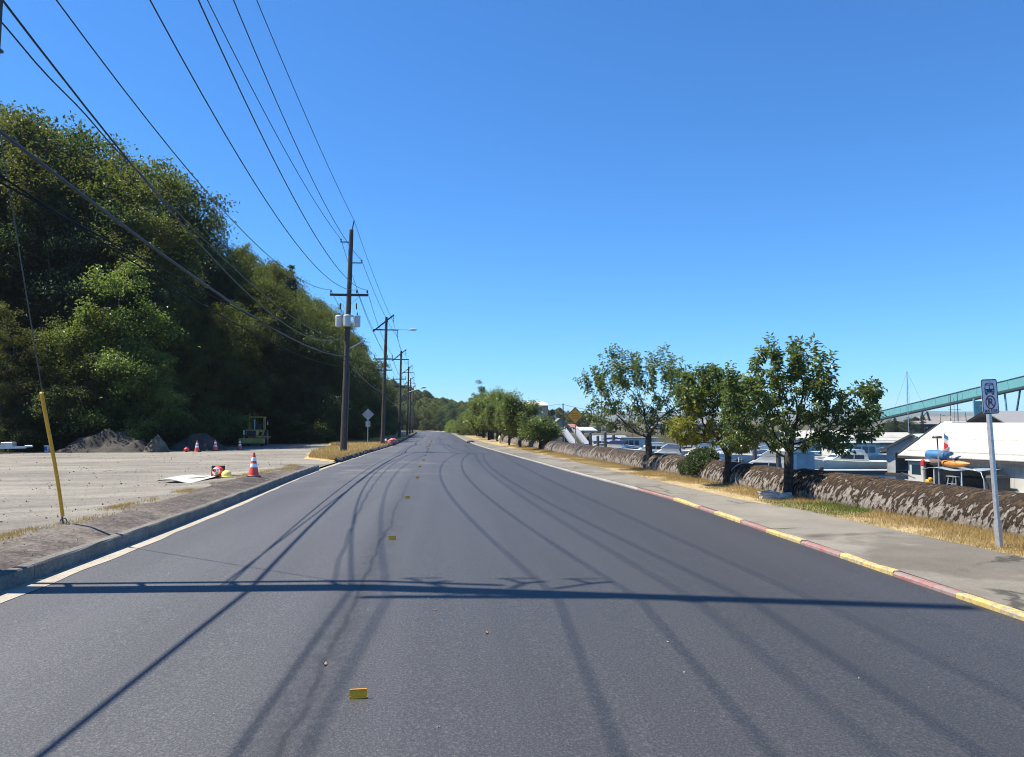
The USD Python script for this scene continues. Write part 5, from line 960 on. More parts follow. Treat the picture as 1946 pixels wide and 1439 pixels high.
def cruiser(name, label, loc, rz, L=7.8, hm=None, canvas=None, group=None, s=1.0):
    T = Thing(name, label, 'boat', loc, rz, group); hm = hm or M_white
    T.part('hull', hull(L, 2.7, .95, .55, .9), hm, 35)
    m = MB(); m.box((-L * .02, 0, .98), (L * .9, 2.35, .03)); 
    cb = prof_block([(-1.7, .96), (-1.55, 1.62), (.9, 1.66), (1.75, 1.14), (2.6, 1.06), (2.6, .96)], 1.95); T.part('cabin', cb, hm)
    side_panes(T, [[(-1.25, 1.18), (-1.2, 1.55), (-.35, 1.56), (-.3, 1.18)], [(-.22, 1.18), (-.27, 1.56), (.78, 1.58), (1.0, 1.22)]], 1.95, M_blueglass)
    m = MB(); m.box((1.33, 0, 1.42), (.012, 1.7, .36), R=roty(math.radians(-58))); T.part('windscreen', m, M_blueglass)
    fb = prof_block([(-1.5, 1.63), (-1.35, 2.02), (.15, 2.06), (.75, 1.66)], 1.6); T.part('flybridge', fb, M_white)
    if canvas: T.part('canvas_top', prof_block([(-1.5, 2.05), (-1.45, 2.45), (-.3, 2.5), (.35, 2.09)], 1.5), canvas)
    rail(T, [(L * .2, -1.15, 1.38), (L * .36, -.8, 1.62), (L * .48, 0, 1.72), (L * .36, .8, 1.62), (L * .2, 1.15, 1.38)], [((L * .36, sy * .8, 1.2), (L * .36, sy * .8, 1.62)) for sy in (-1, 1)] + [((L * .47, 0, 1.25), (L * .48, 0, 1.72))], .016, 'bow_rail')
    outboard(T, -L / 2); return T
def runabout(name, label, loc, rz, L=5.6, hm=None, cov=None, group=None):
    T = Thing(name, label, 'boat', loc, rz, group); T.part('hull', hull(L, 2.1, .72, .5, .7), hm or M_white, 35)
    if cov: T.part('canvas_cover', prof_block([(-2.5, .74), (-2.2, 1.0), (-.2, 1.45), (.5, 1.2), (1.2, .86), (1.3, .76)], 1.7), cov)
    else:
        m = MB()
        for sy in (-1, 1): m.box((.35, sy * .45, 1.0), (.012, .85, .42), R=rotz(sy * -.25) @ roty(math.radians(-35)))
        T.part('windscreen', m, M_blueglass); T.part('cockpit', prof_block([(-2.4, .72), (-2.3, .9), (-1.6, .92), (-1.6, .76), (.3, .76), (.5, .86), (1.4, .8)], 1.5), M_white2)
        rail(T, [(-1.5, -.8, .8), (-1.4, -.8, 1.75), (-1.4, .8, 1.75), (-1.5, .8, .8)], [], .02, 'arch')
    outboard(T, -L / 2, .55); return T
def pilot(name, label, loc, rz, L=8.6, hm=None, group=None):
    T = Thing(name, label, 'boat', loc, rz, group); T.part('hull', hull(L, 2.9, .98, .75, .6), hm or M_greyhull, 35)
    T.part('wheelhouse', prof_block([(-3.0, .95), (-2.95, 2.32), (1.75, 2.36), (2.1, .98)], 2.15), M_white2)
    T.part('roof', prof_block([(-3.3, 2.37), (-3.25, 2.45), (2.1, 2.49), (2.15, 2.40)], 2.5), M_greyhull)
    side_panes(T, [[(x, 1.45), (x, 2.1), (x + .62, 2.1), (x + .62, 1.45)] for x in (-.45, .32, 1.06)], 2.15, M_blueglass)
    side_panes(T, [[(-2.6, 1.5), (-2.6, 2.05), (-1.6, 2.05), (-1.6, 1.5)]], 2.15, M_blueglass)
    m = MB(); m.lathe([(0, 0), (.2, .03), (.24, .14), (.2, .26), (.08, .34), (0, .35)], (-1.2, .3, 2.5), 14); T.part('radar_dome', m, M_white, True)
    m = MB(); m.cyl((.2, -.4, 2.45), (.2, -.4, 3.1), .05, sides=8); T.part('exhaust_stack', m, M_black)
    rail(T, [(2.3, -1.1, 1.75), (3.4, -.7, 1.9), (4.2, 0, 2.0), (3.4, .7, 1.9), (2.3, 1.1, 1.75)], [((3.4, sy * .7, 1.3), (3.4, sy * .7, 1.9)) for sy in (-1, 1)], .016, 'bow_rail'); return T
def sailboat(name, label, loc, rz, L=9, mast=11, hm=None, group=None):
    T = Thing(name, label, 'sailing boat', loc, rz, group); T.part('hull', hull(L, 2.6, 1.0, .35, 1.0, .4), hm or M_white, 35); T.part('cabin', prof_block([(-1.6, 1.0), (-1.4, 1.45), (1.2, 1.4), (2.0, 1.06)], 1.6), M_white2)
    side_panes(T, [[(-1.0, 1.15), (-1.0, 1.33), (.9, 1.31), (.9, 1.15)]], 1.6, M_blueglass)
    m = MB(); m.cyl((.5, 0, 1.0), (.5, 0, mast), .07, .05, 8); T.part('mast', m, M_steel, True); m = MB(); m.cyl((.5, 0, 2.0), (-3.2, 0, 2.1), .05, sides=7); T.part('boom', m, M_steel, True); m = MB(); m.tube([(.3, 0, 2.14), (-1.4, 0, 2.24), (-3.0, 0, 2.2)], [.1, .16, .09], 8); T.part('furled_sail', m, M_canvasb, True)
    m = MB()
    for e in ((L / 2 - .2, 0, 1.2), (-L / 2 + .1, 0, 1.1), (.3, 1.1, 1.05), (.3, -1.1, 1.05)): m.tube([(.5, 0, mast - .1), e], .012, 4)
    T.part('rigging', m, M_iron); return T
GB = 'boats moored in the harbour behind the mossy pipe'
def wl(u, Y): p = at_depth(u, 801, Y); return (p[0], Y, WATER)
cruiser('cabin_cruiser', 'cream cabin cruiser with flybridge moored at the float right of the rightmost tree', wl(1607, 69.5), math.pi + FR, 7.9, M_cream, None, GB)
pilot('pilot_boat', 'grey hulled wheelhouse boat with three square windows behind the cream cruiser', wl(1622, 77), FR + .05, 9.0, None, GB)
cruiser('cabin_cruiser', 'white cabin cruiser with pointed bow seen through the trunks of the two right near trees', wl(1452, 57), math.pi + FR - .35, 7.6, M_white, M_white2, GB)
runabout('open_boat', 'low white open boat just behind the pipe left of the middle near tree trunk', wl(1372, 62), 2.6, 5.6, None, None, GB)
BL = [(1120, 92, 'r', 2.9, 'white', None, 'long white open boat left of the leftmost near tree, under the row of dark piles'), (1160, 88, 'c', 2.7, 'white', 'navy', 'white boat with navy canvas top left of the leftmost near trunk'), (1185, 80, 'r', 3.0, 'white', 'white', 'white covered boat just left of the leftmost near trunk'), (1215, 76, 'r', 2.5, 'white', None, 'white open boat half hidden by the leftmost near trunk'),
      (1262, 74, 'c', 2.9, 'white', 'grey', 'white cruiser with grey canvas right of the leftmost near trunk'), (1292, 70, 'r', 2.8, 'cream', 'white', 'cream covered boat beside the dark mooring pile between the near trees'), (1322, 66, 'c', 3.3, 'white', None, 'white cruiser bow on between the leftmost and middle near trees'), (1345, 72, 'r', 2.6, 'white', 'navy', 'white boat under a navy cover above the ivy bush'), (1240, 96, 'c', 3.0, 'cream', None, 'cream cruiser far back behind the leftmost near tree'),
      (1300, 100, 's', 2.8, 'white', None, 'white sailing boat with bare mast far back between the near trees'), (1335, 92, 's', 2.4, 'white', None, 'sailing boat behind the middle near tree, mast rising through its leaves'), (1400, 84, 'c', 2.7, 'white', 'navy', 'white cruiser with navy top behind the trunk of the middle near tree'), (1150, 112, 's', 3.0, 'white', None, 'sailing boat far off left of the leftmost near tree'), (1078, 100, 'r', 3.0, 'white', None, 'white flat boat at the foot of the double gangway'),
      (1425, 96, 's', 3.0, 'white', None, 'sailing boat far back between the two right near trees'), (1500, 92, 'c', 2.9, 'white', 'grey', 'white cruiser hidden behind the rightmost near tree'), (1205, 105, 'p', 3.1, 'grey', None, 'grey wheelhouse boat far back behind the leftmost near tree'), (1733, 104, 's', 3.0, 'white', None, 'sailing boat whose tall mast stands before the teal conveyor'), (1660, 118, 's', 2.9, 'white', None, 'sailing boat with a thinner mast just right of the rightmost near tree'), (1545, 110, 's', 2.7, 'white', None, 'sailing boat masked by the branches of the rightmost near tree')]
HM = {'white': M_white, 'cream': M_cream, 'grey': M_greyhull, 'navy': M_canvasb, None: None}; CV = {'white': M_white2, 'navy': M_canvasb, 'grey': M_canvasg, None: None}
for u, Y, k, h, c, cv, l in BL:
    if k == 'r': runabout('open_boat', l, wl(u, Y), h, 5.8, HM[c], CV[cv], GB)
    elif k == 'c': cruiser('cabin_cruiser', l, wl(u, Y), h, 7.4, HM[c], CV[cv], GB)
    elif k == 'p': pilot('pilot_boat', l, wl(u, Y), h, 8.4, HM[c], GB)
    else: sailboat('sailing_boat', l, wl(u, Y), h, 9, 9.5 if u < 1600 else 11.9 if u > 1680 else 9.8, HM[c], GB)
# floats and piles
def float_dock(label, u0, u1, Y, w=1.6):
    a, b = wl(u0, Y), wl(u1, Y); a, b = np.array(a), np.array(b); T = Thing('floating_dock', label, 'floating dock', (a + b) / 2, FR); L = np.linalg.norm(b - a)
    n = int(L / 1.2)
    for k in range(n):
        m = MB(); m.box((-L / 2 + (k + .5) * L / n, 0, .32), (L / n - .02, w, .06)); T.part('deck_panel', m, M_white2)
    m = MB(); m.box((0, 0, .13), (L, w * .92, .3)); T.part('float', m, M_iron)
float_dock('long low white edged floating dock below the cream cruiser', 1505, 1760, 66)
float_dock('floating dock behind the leftmost near tree', 1060, 1300, 84); float_dock('floating dock behind the middle near tree', 1300, 1480, 76)
GPL = 'dark mooring piles standing in the harbour'
for u, vt, Y, l in [(1107, 818, 90, 'leftmost dark mooring pile, right of the yellow sign'), (1122, 822, 90, 'second dark pile right of the yellow sign'), (1136, 828, 92, 'short third dark pile right of the yellow sign'), (1150, 821, 84, 'tallest dark pile left of the leftmost near tree'), (1166, 826, 88, 'dark pile touching the foliage of the leftmost near tree'), (1291, 833, 74, 'dark pile between the leftmost and middle near trees'), (1433, 812, 62, 'dark pile right of the middle near trunk'), (1479, 860, 52, 'dark pile left of the rightmost near trunk'), (1741, 830, 47, 'tall dark pile at the corner of the white boathouse'), (1608, 828, 84, 'thin dark pile behind the pilot boat')]:
    p = at_depth(u, vt, Y); m = MB(); m.tube([(p[0], Y, WATER - 1.5), (p[0] + .02, Y, (p[2] + WATER) / 2), (p[0], Y, p[2] - .1), (p[0], Y, p[2])], [.19, .18, .17, .10], 10); single('mooring_pile', m, M_iron, l, 'mooring pile', GPL, smooth=40)
# boathouses
def boathouse(label, c, Wd, L, eave, ridge, rz, roof=None, wall=None, open_gable=None, name='boathouse', dz=WATER):
    """gable ends at local +-y, ridge along local y"""
    roof, wall = roof or M_roofw, wall or M_white2
    T = Thing(name, label, 'boathouse', (c[0], c[1], dz), rz); e, r = eave - dz, ridge - dz; h = Wd / 2
    for sx in (-1, 1):
        n = max(4, int(L / .9))
        for k in range(n):
            y0 = -L / 2 + k * L / n; m = MB(); m.box((sx * h, y0 + L / n / 2, e / 2 + .1 + .12), (.06, L / n - .015, e - .2)); T.part('wall_board', m, wall)
    for sy in (-1, 1):
        poly = Polygon([(-h, .25), (-h, e), (0, r - .06), (h, e), (h, .25)])
        if open_gable is not None and sy == open_gable: poly = poly.difference(shapely.box(-h * .68, -1, h * .68, e * .86))
        m = MB(); m.prism(poly, .06, XZ, (0, sy * (L / 2 - .06) + .03, 0)); T.part('gable', m, wall)
        m = MB()
        for sx in (-1, 1): m.bar((sx * (h + .42), sy * (L / 2 + .36), e - .26 * (r - e) / h * 1.0), (0, sy * (L / 2 + .36), r + .02), .05, .18)
        T.part('barge_board', m, M_iron)
    m = MB(); m.box((0, 0, .12), (Wd + .3, L + .2, .22)); T.part('float', m, M_iron)
    ov = .45; sl = (r - e) / h
    for sx in (-1, 1):
        n = max(3, int(L / 1.1))
        for k in range(n):
            y0 = -L / 2 - .35 + k * (L + .7) / n; y1 = y0 + (L + .7) / n - .012
            for a, b, zz in ((0, .5, .03), (.485, 1.0, .0)):
                xa, xb = sx * (h + ov) * a, sx * (h + ov) * b; za, zb = r - abs(xa) * sl + zz, r - abs(xb) * sl + zz
                v = np.array([(xa, y0, za), (xa, y1, za), (xb, y1, zb), (xb, y0, zb)]); v2 = v + [0, 0, .045]; m = MB(); m.add(np.vstack([v, v2]), [[0, 1, 2, 3], [7, 6, 5, 4], [0, 4, 5, 1], [1, 5, 6, 2], [2, 6, 7, 3], [3, 7, 4, 0]]); T.part('roof_sheet', m, roof)
        m = MB(); m.box((sx * (h + ov), 0, r - (h + ov) * sl - .08), (.04, L + .7, .14)); T.part('fascia', m, M_iron)
    return T
ax = math.atan2(.263, .965)                      # local y runs along (-.263, .965)
U_, N_ = np.array([-.263, .965]), np.array([.965, .263])
c = np.array([27.03, 45.0]) + N_ * 3.2 - U_ * 8.9 + N_ * .5
BA = boathouse('large white boathouse with pale sheet roof behind the bus stop sign at the right edge', c, 6.4, 15.2, -.12, 1.55, ax)
m = MB(); m.box((-3.245, -5.2, 1.5), (.03, 1.0, 2.1)); BA.part('door', m, M_white)
boathouse('white boathouse left of the tall dark pile, behind the pilot boat', W(1650, 840, 92)[:2], 5.5, 9.5, -.75, .25, FR - math.pi / 2 + .05)
boathouse('boathouse with dark open gable and pale blue roof behind the tall dark pile', W(1752, 850, 64)[:2], 4.2, 5.2, -.7, .55, -.85, mat('pale_blue_roof', (.45, .58, .62), .6, (.55, .66, .68), 1), None, -1)
boathouse('farther white boathouse left of the pilot boat, under the tree branches', W(1545, 835, 104)[:2], 6, 9, -.7, .35, FR - math.pi / 2)
m = MB(); p = W(1505, 880, 63); m.box((p[0], 63, -2.0), (2.6, 3.2, 2.2), FR, bevel=.05); T = Thing('float_shed', 'grey blue shed on a float behind the rightmost near trunk', 'shed', (p[0], 63, WATER), FR)
m = MB(); m.box((0, 0, 1.15), (2.7, 3.0, 1.9)); T.part('wall', m, M_greyhull); m = MB(); m.prism([(-1.5, 2.1), (0, 2.42), (1.5, 2.1)], 3.3, XZ, (0, 1.65, 0)); T.part('roof', m, M_white2); m = MB(); m.box((0, 0, .1), (3.0, 3.4, .2)); T.part('float', m, M_iron); m = MB(); m.box((-.5, -1.52, 1.1), (.7, .03, 1.7)); T.part('door', m, M_white2)
p = wl(1472, 55); m = MB(); m.lathe([(0, .25), (.5, .25), (.62, .75), (.66, .75), (.66, .82), (.58, .82), (.5, .35), (0, .33)], (0, 0, 0), 4, rotz(.785)); v, f = m.arrays(); single('plastic_crate', (v * [1.2, .8, .9] + [p[0], 55, WATER + .1], f), M_bluebin, 'violet blue plastic crate on the float between the two right near trees', 'crate')

# workboat by the boathouse
ctr = at_depth(1819, 801, 39.8); hd = math.atan2(.965, -.263); WB = np.array([ctr[0], 39.8, WATER])
T = Thing('work_boat', 'cluttered work boat with grey canopy moored against the white boathouse', 'boat', WB, hd)
P_('hull', lambda m: [m.add(*[x for x in hull(7.2, 2.6, 1.05, .35, .5).arrays()])], M_white2, 35)
P_('cabin', lambda m: m.box((2.1, -.1, 1.72), (1.0, 1.7, 1.45), bevel=.05), M_white2); P_('cabin_roof', lambda m: m.box((1.9, -.1, 2.47), (1.7, 2.0, .06), bevel=.02), M_white)
P_('cabin_window', lambda m: m.box((2.1, .756, 1.95), (.6, .012, .55)), M_blueglass); P_('cabin_door', lambda m: m.box((1.592, .3, 1.7), (.012, .55, 1.2)), M_dark)
P_('canopy', lambda m: m.add(*grid(*(lambda a, b: (a, b, 2.17 + .05 * np.sin(a * 3) - .06 * b * b))(*np.meshgrid(np.linspace(-2.1, 1.5, 19), np.linspace(-1.1, 1.1, 9), indexing='ij'))).arrays()), M_canvasg, True)
for x in (1.4, .7, -1.0): 
    for sy in (-1, 1): P_('canopy_post', lambda m: m.cyl((x, sy * 1.02, 1.0), (x, sy * 1.02, 2.14), .03, sides=7), M_white)
for sy in (-1, 1): P_('canopy_post', lambda m: m.tube([(-2.3, sy * 1.0, 1.0), (-2.25, sy * 1.0, 1.7), (-2.1, sy * 1.0, 2.05), (-1.7, sy * 1.0, 2.15)], .035, 7), M_steel, True)
P_('davit', lambda m: (m.cyl((.45, .95, 1.0), (.45, .95, 2.95), .035, sides=7), m.bar((.45, .95, 2.92), (-.25, .95, 3.28), .07, .08), m.cyl((-.2, .95, 3.25), (-.2, .95, 3.0), .06, .04, 8), m.tube([(-.2, .95, 3.0), (.0, .8, 2.5)], .01, 4), m.tube([(-.2, .95, 3.0), (-.45, .8, 2.5)], .01, 4)), M_steel)
P_('radar_post', lambda m: (m.cyl((1.25, 0, 2.5), (1.3, 0, 3.75), .035, sides=7), m.lathe([(0, 0), (.25, .0), (.27, .06), (.2, .13), (0, .14)], (1.3, 0, 3.75), 12)), M_iron)
P_('flag_staff', lambda m: m.cyl((.8, .2, 2.5), (.62, .2, 4.15), .016, sides=6), M_white); P_('engine_cover', lambda m: m.box((-2.35, .2, 1.4), (.75, 1.2, 1.0), bevel=.12), M_black)
P_('gunwale_rail', lambda m: (m.tube([(2.9, 1.2, 1.6), (2.6, 1.3, 1.75), (1.7, 1.3, 1.5)], .03, 6)), M_iron, True); P_('side_curtain', lambda m: m.box((-.2, -1.06, 1.62), (3.0, .03, 1.0)), M_black); P_('dark_locker', lambda m: m.box((-.2, -.5, 1.35), (2.2, .9, .7), bevel=.05), M_black)  # black sheet and block added to stand for the shade under the canopy
def onboat(name, fn, mt, label, cat, sm=40):
    m = MB(); fn(m); v, f = m.arrays(); single(name, (v @ rotz(hd).T + WB, f), mt, label, cat, smooth=sm)
onboat('canvas_roll', lambda m: (m.tube([(1.85, .2, 2.78), (1.75, .2, 2.8), (1.2, .2, 2.8), (.6, .2, 2.8), (.5, .2, 2.78)], [.16, .27, .29, .27, .15], 14)), M_bluetank, 'fat blue canvas roll lashed on the roof of the work boat', 'canvas roll')
onboat('brown_bundle', lambda m: m.ball((.95, .6, 2.42), .3, 2, (1.5, .9, .7), .25, 4), mat('brown_tarp', (.06, .05, .045), .8, (.14, .07, .04), 4), 'dark brown bundle under the blue canvas roll on the work boat', 'bundle')
onboat('kayak', lambda m: m.tube([(.75, .55, 2.42), (.4, .55, 2.4), (-.2, .55, 2.38), (-.7, .55, 2.4), (-1.15, .55, 2.46)], [.03, .17, .22, .16, .02], 12), M_orange, 'orange yellow kayak lying on the grey canopy of the work boat', 'kayak')
onboat('fuel_can', lambda m: (m.box((1.5, .9, 2.36), (.22, .2, .34), bevel=.04), m.cyl((1.5, .9, 2.52), (1.5, .9, 2.6), .035, sides=8)), M_red, 'red fuel can hanging at the corner of the work boat canopy', 'fuel can', False)
onboat('yellow_jacket', lambda m: (m.ball((1.15, .9, 1.35), .2, 2, (1.2, .7, .7), .4, 3), m.ball((1.0, .95, 1.5), .12, 2, (1, 1, .8), .4, 5)), M_yellow, 'small yellow heap of gear under the work boat canopy', 'gear')
onboat('step_stool', lambda m: [m.bar((-.45 + dx, .95 + dy, .95), (-.5 + dx * .7, .95 + dy * .8, 1.72), .05, .05) for dx in (-.3, .3) for dy in (-.2, .2)] + [m.box((-.48, .95, 1.74), (.62, .45, .05)), m.box((-.48, 1.12, 1.35), (.55, .1, .04))], M_steel, 'grey metal step stool standing on the work boat deck', 'step stool', False)
fl = Thing('flag', 'small red white and blue flag on the staff of the work boat', 'flag', WB, hd)
def flag_strip(s0, s1, mt):
    a, b = np.meshgrid(np.linspace(s0, s1, 4), np.linspace(0, 1, 6), indexing='ij'); X = .64 + .045 * (1 - a) - .2 * b + .03 * np.sin(6 * b); Zc = 3.25 + .8 * a - .28 * b; m = grid(X, .2 + .05 * np.sin(5 * b + a), Zc); v, f = m.arrays(); fl.part('stripe', (np.vstack([v, v + [0, .008, 0]]), np.vstack([f, f[:, ::-1] + len(v)])), mt)
flag_strip(0, .45, M_red); flag_strip(.45, .75, M_white); flag_strip(.75, 1.0, M_bluetank)

# ------------------------------------------------------------------ gangway, buildings, conveyor and trees across the water
p0, p1 = W(1070, 817, 66), W(1090, 845, 62)
T = Thing('gangway', 'steep double grey gangway leading down behind the yellow sign', 'gangway', p0)
for k in (0, 1):
    o = np.array([1.05 * k, .15 * k, 0]); d_ = p1 - p0
    m = MB(); m.bar(o, o + d_, .5, .07); T.part('ramp', m, M_steel)
    for sx in (-.25, .25):
        m = MB(); m.bar(o + [sx, 0, .1], o + d_ + [sx, 0, .1], .05, .16); T.part('side_beam', m, M_steel)
p = W(1062, 806, 68); T = Thing('gangway_tower', 'small grey timber tower with a lamp pole at the head of the gangway', 'tower', (p[0], 68, WATER))
for sx in (-.7, .7):
    for sy in (-.6, .6): m = MB(); m.cyl((sx, sy, -1), (sx, sy, 4.3), .1, sides=7); T.part('leg', m, M_iron)
for z in (2.2, 3.4): m = MB(); m.box((0, 0, z), (1.7, 1.5, .12)); T.part('platform', m, M_wood)
m = MB(); m.prism([(-.95, 4.2), (0, 5.0), (.95, 4.2)], 1.7, XZ, (0, .85, 0)); T.part('roof', m, M_brownroof)
m = MB(); m.cyl((.25, -.9, 0), (.25, -.9, 6.3), .07, .05, 8); T.part('lamp_pole', m, M_iron); m = MB(); m.cyl((.25, -.9, 5.6), (.62, -.9, 5.55), .03, sides=6); m.lathe([(0, 0), (.18, 0), (.2, .25), (0, .3)], (.62, -.9, 5.4), 10); T.part('lamp', m, M_can, True)
p = W(1056, 782, 86); T = Thing('boom_crane', 'white crane arm with a dark head rising left of the yellow sign', 'crane', (p[0], 86, WATER))
m = MB(); m.bar((-.2, 0, 4.6 + .9), (.95, 0, 3.4), .2, .24); T.part('boom', m, M_white2); m = MB(); m.box((-.35, 0, 5.75), (.42, .5, .7), R=roty(-.5), bevel=.06); T.part('head', m, M_black); m = MB(); m.bar((.95, 0, 0), (.95, 0, 3.5), .24, .24); T.part('mast', m, M_white2); m = MB(); m.bar((.95, 0, 2.1), (-.4, 0, 1.8), .14, .14); T.part('strut', m, M_white2)
# tan warehouse
a, b = W(978, 801, 232), W(1041, 801, 232); T = Thing('warehouse', 'tan warehouse with a pale roof edge rising behind the right hand row of trees', 'warehouse', (a[0], a[1], -1.6), math.atan2(b[1] - a[1], b[0] - a[0]))
Lw = np.linalg.norm((b - a)[:2]); hz = W(1000, 770, 232)[2] + 1.6
for k in range(10): m = MB(); m.box((Lw * (k + .5) / 10, 0, hz / 2), (Lw / 10 - .05, .2, hz)); T.part('wall_panel', m, M_tan)
m = MB(); m.box((Lw + .0, 12.2, hz / 2), (.2, 24, hz)); T.part('side_wall', m, M_tan)
m = MB(); rz_ = W(1000, 763.5, 244)[2] + 1.6; v = [(-.3, -.4, hz - .05), (Lw + .4, -.4, hz - .05), (Lw + .4, 12, rz_), (-.3, 12, rz_), (-.3, 24.4, hz - .05), (Lw + .4, 24.4, hz - .05)]; v = np.array(v); m.add(np.vstack([v, v - [0, 0, .15]]), [[0, 1, 2, 3], [3, 2, 5, 4], [7, 6, 9, 8], [8, 9, 10, 11], [1, 0, 6, 7]]); T.part('roof', m, M_roofl)
m = MB(); q0, q1 = np.array([Lw * .3, -.6, hz * .78]), np.array([Lw * .8, -.6, hz * .45]); m.bar(q0, q1, .2, .3); T.part('stair_beam', m, M_brownroof)
def shed(label, u0, u1, vt, vr, Y, base, wallm, roofm, wins=0, name='harbour_shed', dep=14):
    a, b = W(u0, 801, Y), W(u1, 801, Y); L = b[0] - a[0]; e = W(u0, vt, Y)[2] - base; r = W(u0, vr, Y)[2] - base; T = Thing(name, label, 'building', ((a[0] + b[0]) / 2, Y, base), 0)
    m = MB(); m.box((0, dep / 2, e / 2), (L, dep, e)); T.part('wall', m, wallm); v = np.array([(-L / 2 - .5, -.5, e), (L / 2 + .5, -.5, e), (L / 2 + .5, dep / 2, r), (-L / 2 - .5, dep / 2, r), (L / 2 + .5, dep + .5, e), (-L / 2 - .5, dep + .5, e)]); m = MB(); m.add(np.vstack([v, v - [0, 0, .2]]), [[0, 1, 2, 3], [3, 2, 4, 5], [7, 6, 9, 8], [1, 0, 6, 7]]); T.part('roof', m, roofm)
    for k in range(wins): m = MB(); x = -L / 2 + L * (k + .5) / wins; m.box((x, -.02, e * .6), (L / wins * .5, .06, e * .3)); T.part('window', m, M_white2 if k % 3 == 1 else M_blueglass)
    return T
shed('long brown roofed building behind the boathouse, under the teal conveyor', 1762, 1905, 803, 791, 300, -1.5, M_tan, M_brownroof, 7)
shed('dark low building with pale windows beneath the conveyor trestle', 1738, 1822, 806, 800, 190, -2.0, M_dark, M_brownroof, 6)
shed('pale roofed house among the far trees left of the leftmost near tree', 1104, 1131, 818, 812, 190, -2.0, M_white2, M_white, 3)
shed('blue grey low building across the water behind the near trees', 1240, 1420, 806, 799, 320, -1.6, M_greyhull, M_brownroof, 8)
shed('grey shed among the dark piles left of the leftmost near tree', 1132, 1192, 838, 828, 135, -2.6, M_greyhull, M_canvasg, 2, dep=8)
shed('grey roofed shed at the right edge beyond the boathouse roof', 1915, 1990, 806, 780, 160, -1.5, M_tan, mat('grey_roof', (.20, .20, .20), .8), 0)
shed('small red roofed building beyond the gangway', 1080, 1096, 812, 806, 200, -1.6, M_tan, mat('red_roof', (.25, .1, .06), .8), 2)
# conveyor gallery
e0, e1 = W(1640, 797, 330), W(1990, 716, 225); T = Thing('conveyor', 'long teal conveyor gallery climbing to the right above the harbour', 'conveyor', e0)
dv = e1 - e0; Lc = np.linalg.norm(dv); n = 14
for k in range(n):
    a, b = dv * (k / n), dv * ((k + .985) / n); hh = 2.7 + .35 * k / n
    m = MB(); m.bar(a, b, 2.6, hh); T.part('gallery_panel', m, M_teal)
M_tdark = mat('dark_teal_beam', (.012, .04, .05), .7)
m = MB(); m.bar(np.array([0, 0, -1.7]), dv + [0, 0, -1.9], 2.9, .7); T.part('bottom_chord', m, M_tdark); m = MB(); m.bar(np.array([0, 0, 1.5]), dv + [0, 0, 1.7], 2.9, .25); T.part('top_chord', m, M_tdark)
def trestle(u, Y_, lab, w=5, tower=False):
    f = (at_depth(u, 800, 1)[0] * 0); 
    ts = np.linspace(0, 1, 400); us = np.array([uv(*(e0 + dv * t))[0] for t in ts]); t = float(np.interp(u, us, ts)); q = dv * t; zb = -1.8 - e0[2]; top = q[2] - 2.6
    for sx in (-1, 1):
        m = MB(); m.bar((q[0] + sx * w * .5, q[1], zb), (q[0] + sx * w * (.5 if tower else .16), q[1], top), .55, .55); T.part('trestle_leg', m, M_teal if tower else M_tdark)
    z = np.linspace(zb, top, 4)
    for a, b in zip(z[:-1], z[1:]):
        wa, wb = [w * (.5 if tower else .5 - .34 * (zz - zb) / (top - zb)) for zz in (a, b)]; m = MB(); m.bar((q[0] - wa, q[1] - .3, a), (q[0] + wb, q[1] - .3, b), .22, .22); T.part('cross_brace', m, M_teal)
    if tower: m = MB(); m.box((q[0], q[1] + .6, (top + zb) / 2 + top * .2), (w * .8, .4, (top - zb) * .62)); T.part('tower_panel', m, M_teal)
trestle(1757, 0, '', 6); trestle(1868, 0, '', 7, True)
for u0, u1 in ((1909, 1914), (1938, 1922)):
    ts = np.linspace(0, 1, 400); us = np.array([uv(*(e0 + dv * t))[0] for t in ts]); t = float(np.interp(u0, us, ts)); q = dv * t; m = MB(); m.bar((q[0] + (u1 - u0) * .18, q[1], -1.8 - e0[2]), (q[0], q[1], q[2] - 2.4), .45, .45); T.part('support_leg', m, M_teal if u0 < 1920 else M_tdark)
# masts of a work vessel behind the roof
p = W(1815, 806, 150); T = Thing('fishing_vessel', 'fishing vessel of which only masts and white wheelhouse show above the boathouse roof', 'vessel', (p[0], 150, WATER), FR)
T.part('hull', hull(16, 4.6, 2.0, .7, 1.5), M_greyhull, 35); m = MB(); m.box((0, 0, 3.4), (3.2, 3, 2.6), bevel=.1); T.part('wheelhouse', m, M_white)
for x, h, r in ((-.9, 10.3, .1), (.7, 10.6, .1), (2.5, 6.6, .08), (-3.2, 6.3, .08), (-.1, 9.5, .05)): m = MB(); m.cyl((x, 0, 2), (x - .1 * x, 0, h), r, r * .7, 7); T.part('mast', m, M_iron, True)
m = MB(); m.box((0, 0, 7.2), (2.6, .1, .1)); m.box((0, 0, 5.6), (1.9, 1.2, .12)); T.part('yard', m, M_white2)
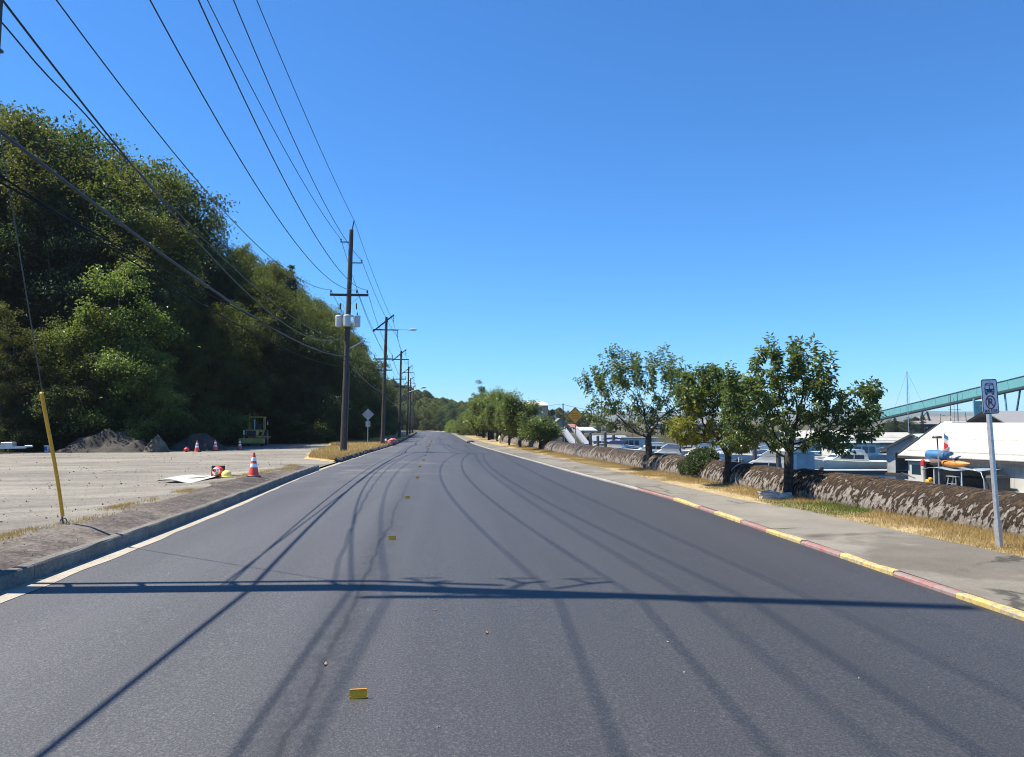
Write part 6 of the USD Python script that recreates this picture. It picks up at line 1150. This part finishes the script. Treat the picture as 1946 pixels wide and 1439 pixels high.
# far trees on the other shore
rng = np.random.default_rng(51)
GF = 'trees on the far shore across the harbour'
for u, v, Y, k, l in [(1116, 799, 200, 'c', 'dark pointed conifer left of the leftmost near tree, on the far shore'), (1136, 808, 205, 'b', None), (1160, 806, 215, 'b', None), (1085, 806, 220, 'b', None), (1700, 792, 165, 'c', 'dark conifer below the left end of the conveyor'), (1722, 797, 172, 'b', None), (1754, 788, 160, 'c', 'broad dark conifer beside the conveyor trestle'), (1690, 802, 170, 'b', None), (1640, 806, 180, 'b', None), (1200, 808, 230, 'b', None), (1270, 806, 250, 'b', None), (1320, 804, 250, 'b', None), (1390, 805, 260, 'b', None), (1450, 803, 250, 'b', None), (1520, 804, 240, 'b', None), (1580, 803, 240, 'b', None), (1060, 800, 230, 'b', None), (1048, 795, 236, 'b', None), (1615, 800, 210, 'b', None), (1560, 806, 210, 'b', None), (1490, 808, 215, 'b', None), (1430, 808, 220, 'b', None), (1350, 808, 225, 'b', None), (1230, 806, 235, 'b', None), (1110, 808, 235, 'b', None)]:
    p = at_depth(u, v, Y); z0 = float(terr(p[0], Y)); z0 = max(z0, -2.6) - .2; h = p[2] - z0
    plant(CF if k == 'c' else FP[int(rng.integers(4))], p[0], Y, max(h, 3), l or 'rounded dark tree on the far shore beyond the boats', GF, u, 1.7 if k == 'b' else 1.5, z0)
for u, v, Y in [(1760, 792, 420), (1800, 790, 450), (1840, 792, 430), (1880, 789, 460), (1920, 791, 440), (1730, 793, 480), (1690, 796, 480), (1650, 797, 500), (1860, 791, 500), (1600, 798, 500), (1540, 799, 500), (1470, 799, 480), (1400, 800, 480), (1330, 800, 480), (1260, 801, 480), (1190, 801, 480)]:
    p = at_depth(u, v, Y); z0 = float(terr(p[0], Y)) - .2; plant(FP[int(rng.integers(4))], p[0], Y, max(3.5, p[2] - z0), 'faint rounded tree on the low far shore behind the conveyor and boats', 'faint trees on the horizon across the harbour', u, 2.6, z0)
for u, v, Y, l in [(1040, 764, 120, None)]: pass
# small utility pole with a lamp beyond the gangway was joined to the tower; thin wire over the harbour
cable([W(930, 764, 150), W(1067, 768, 90), W(1330, 770, 100)], [.6, 1.2], .02, M_cable, 'thin wire crossing the sky from the lamp pole over the harbour', 'service_wire', 'wires over the harbour')
# ------------------------------------------------------------------ sea haze in the valley
hz_m = usdkit.material(stage, LK + 'thin_haze', {'v': ('principled_volume', {'color': (.86, .93, 1.0), 'density': 0.0001, 'anisotropy': 0.0})}, [], volume='v.volume')
m = MB(); m.box((250, 1900, 58.5), (5900, 5900, 143.0)); single('haze', m, hz_m, kind='stuff')
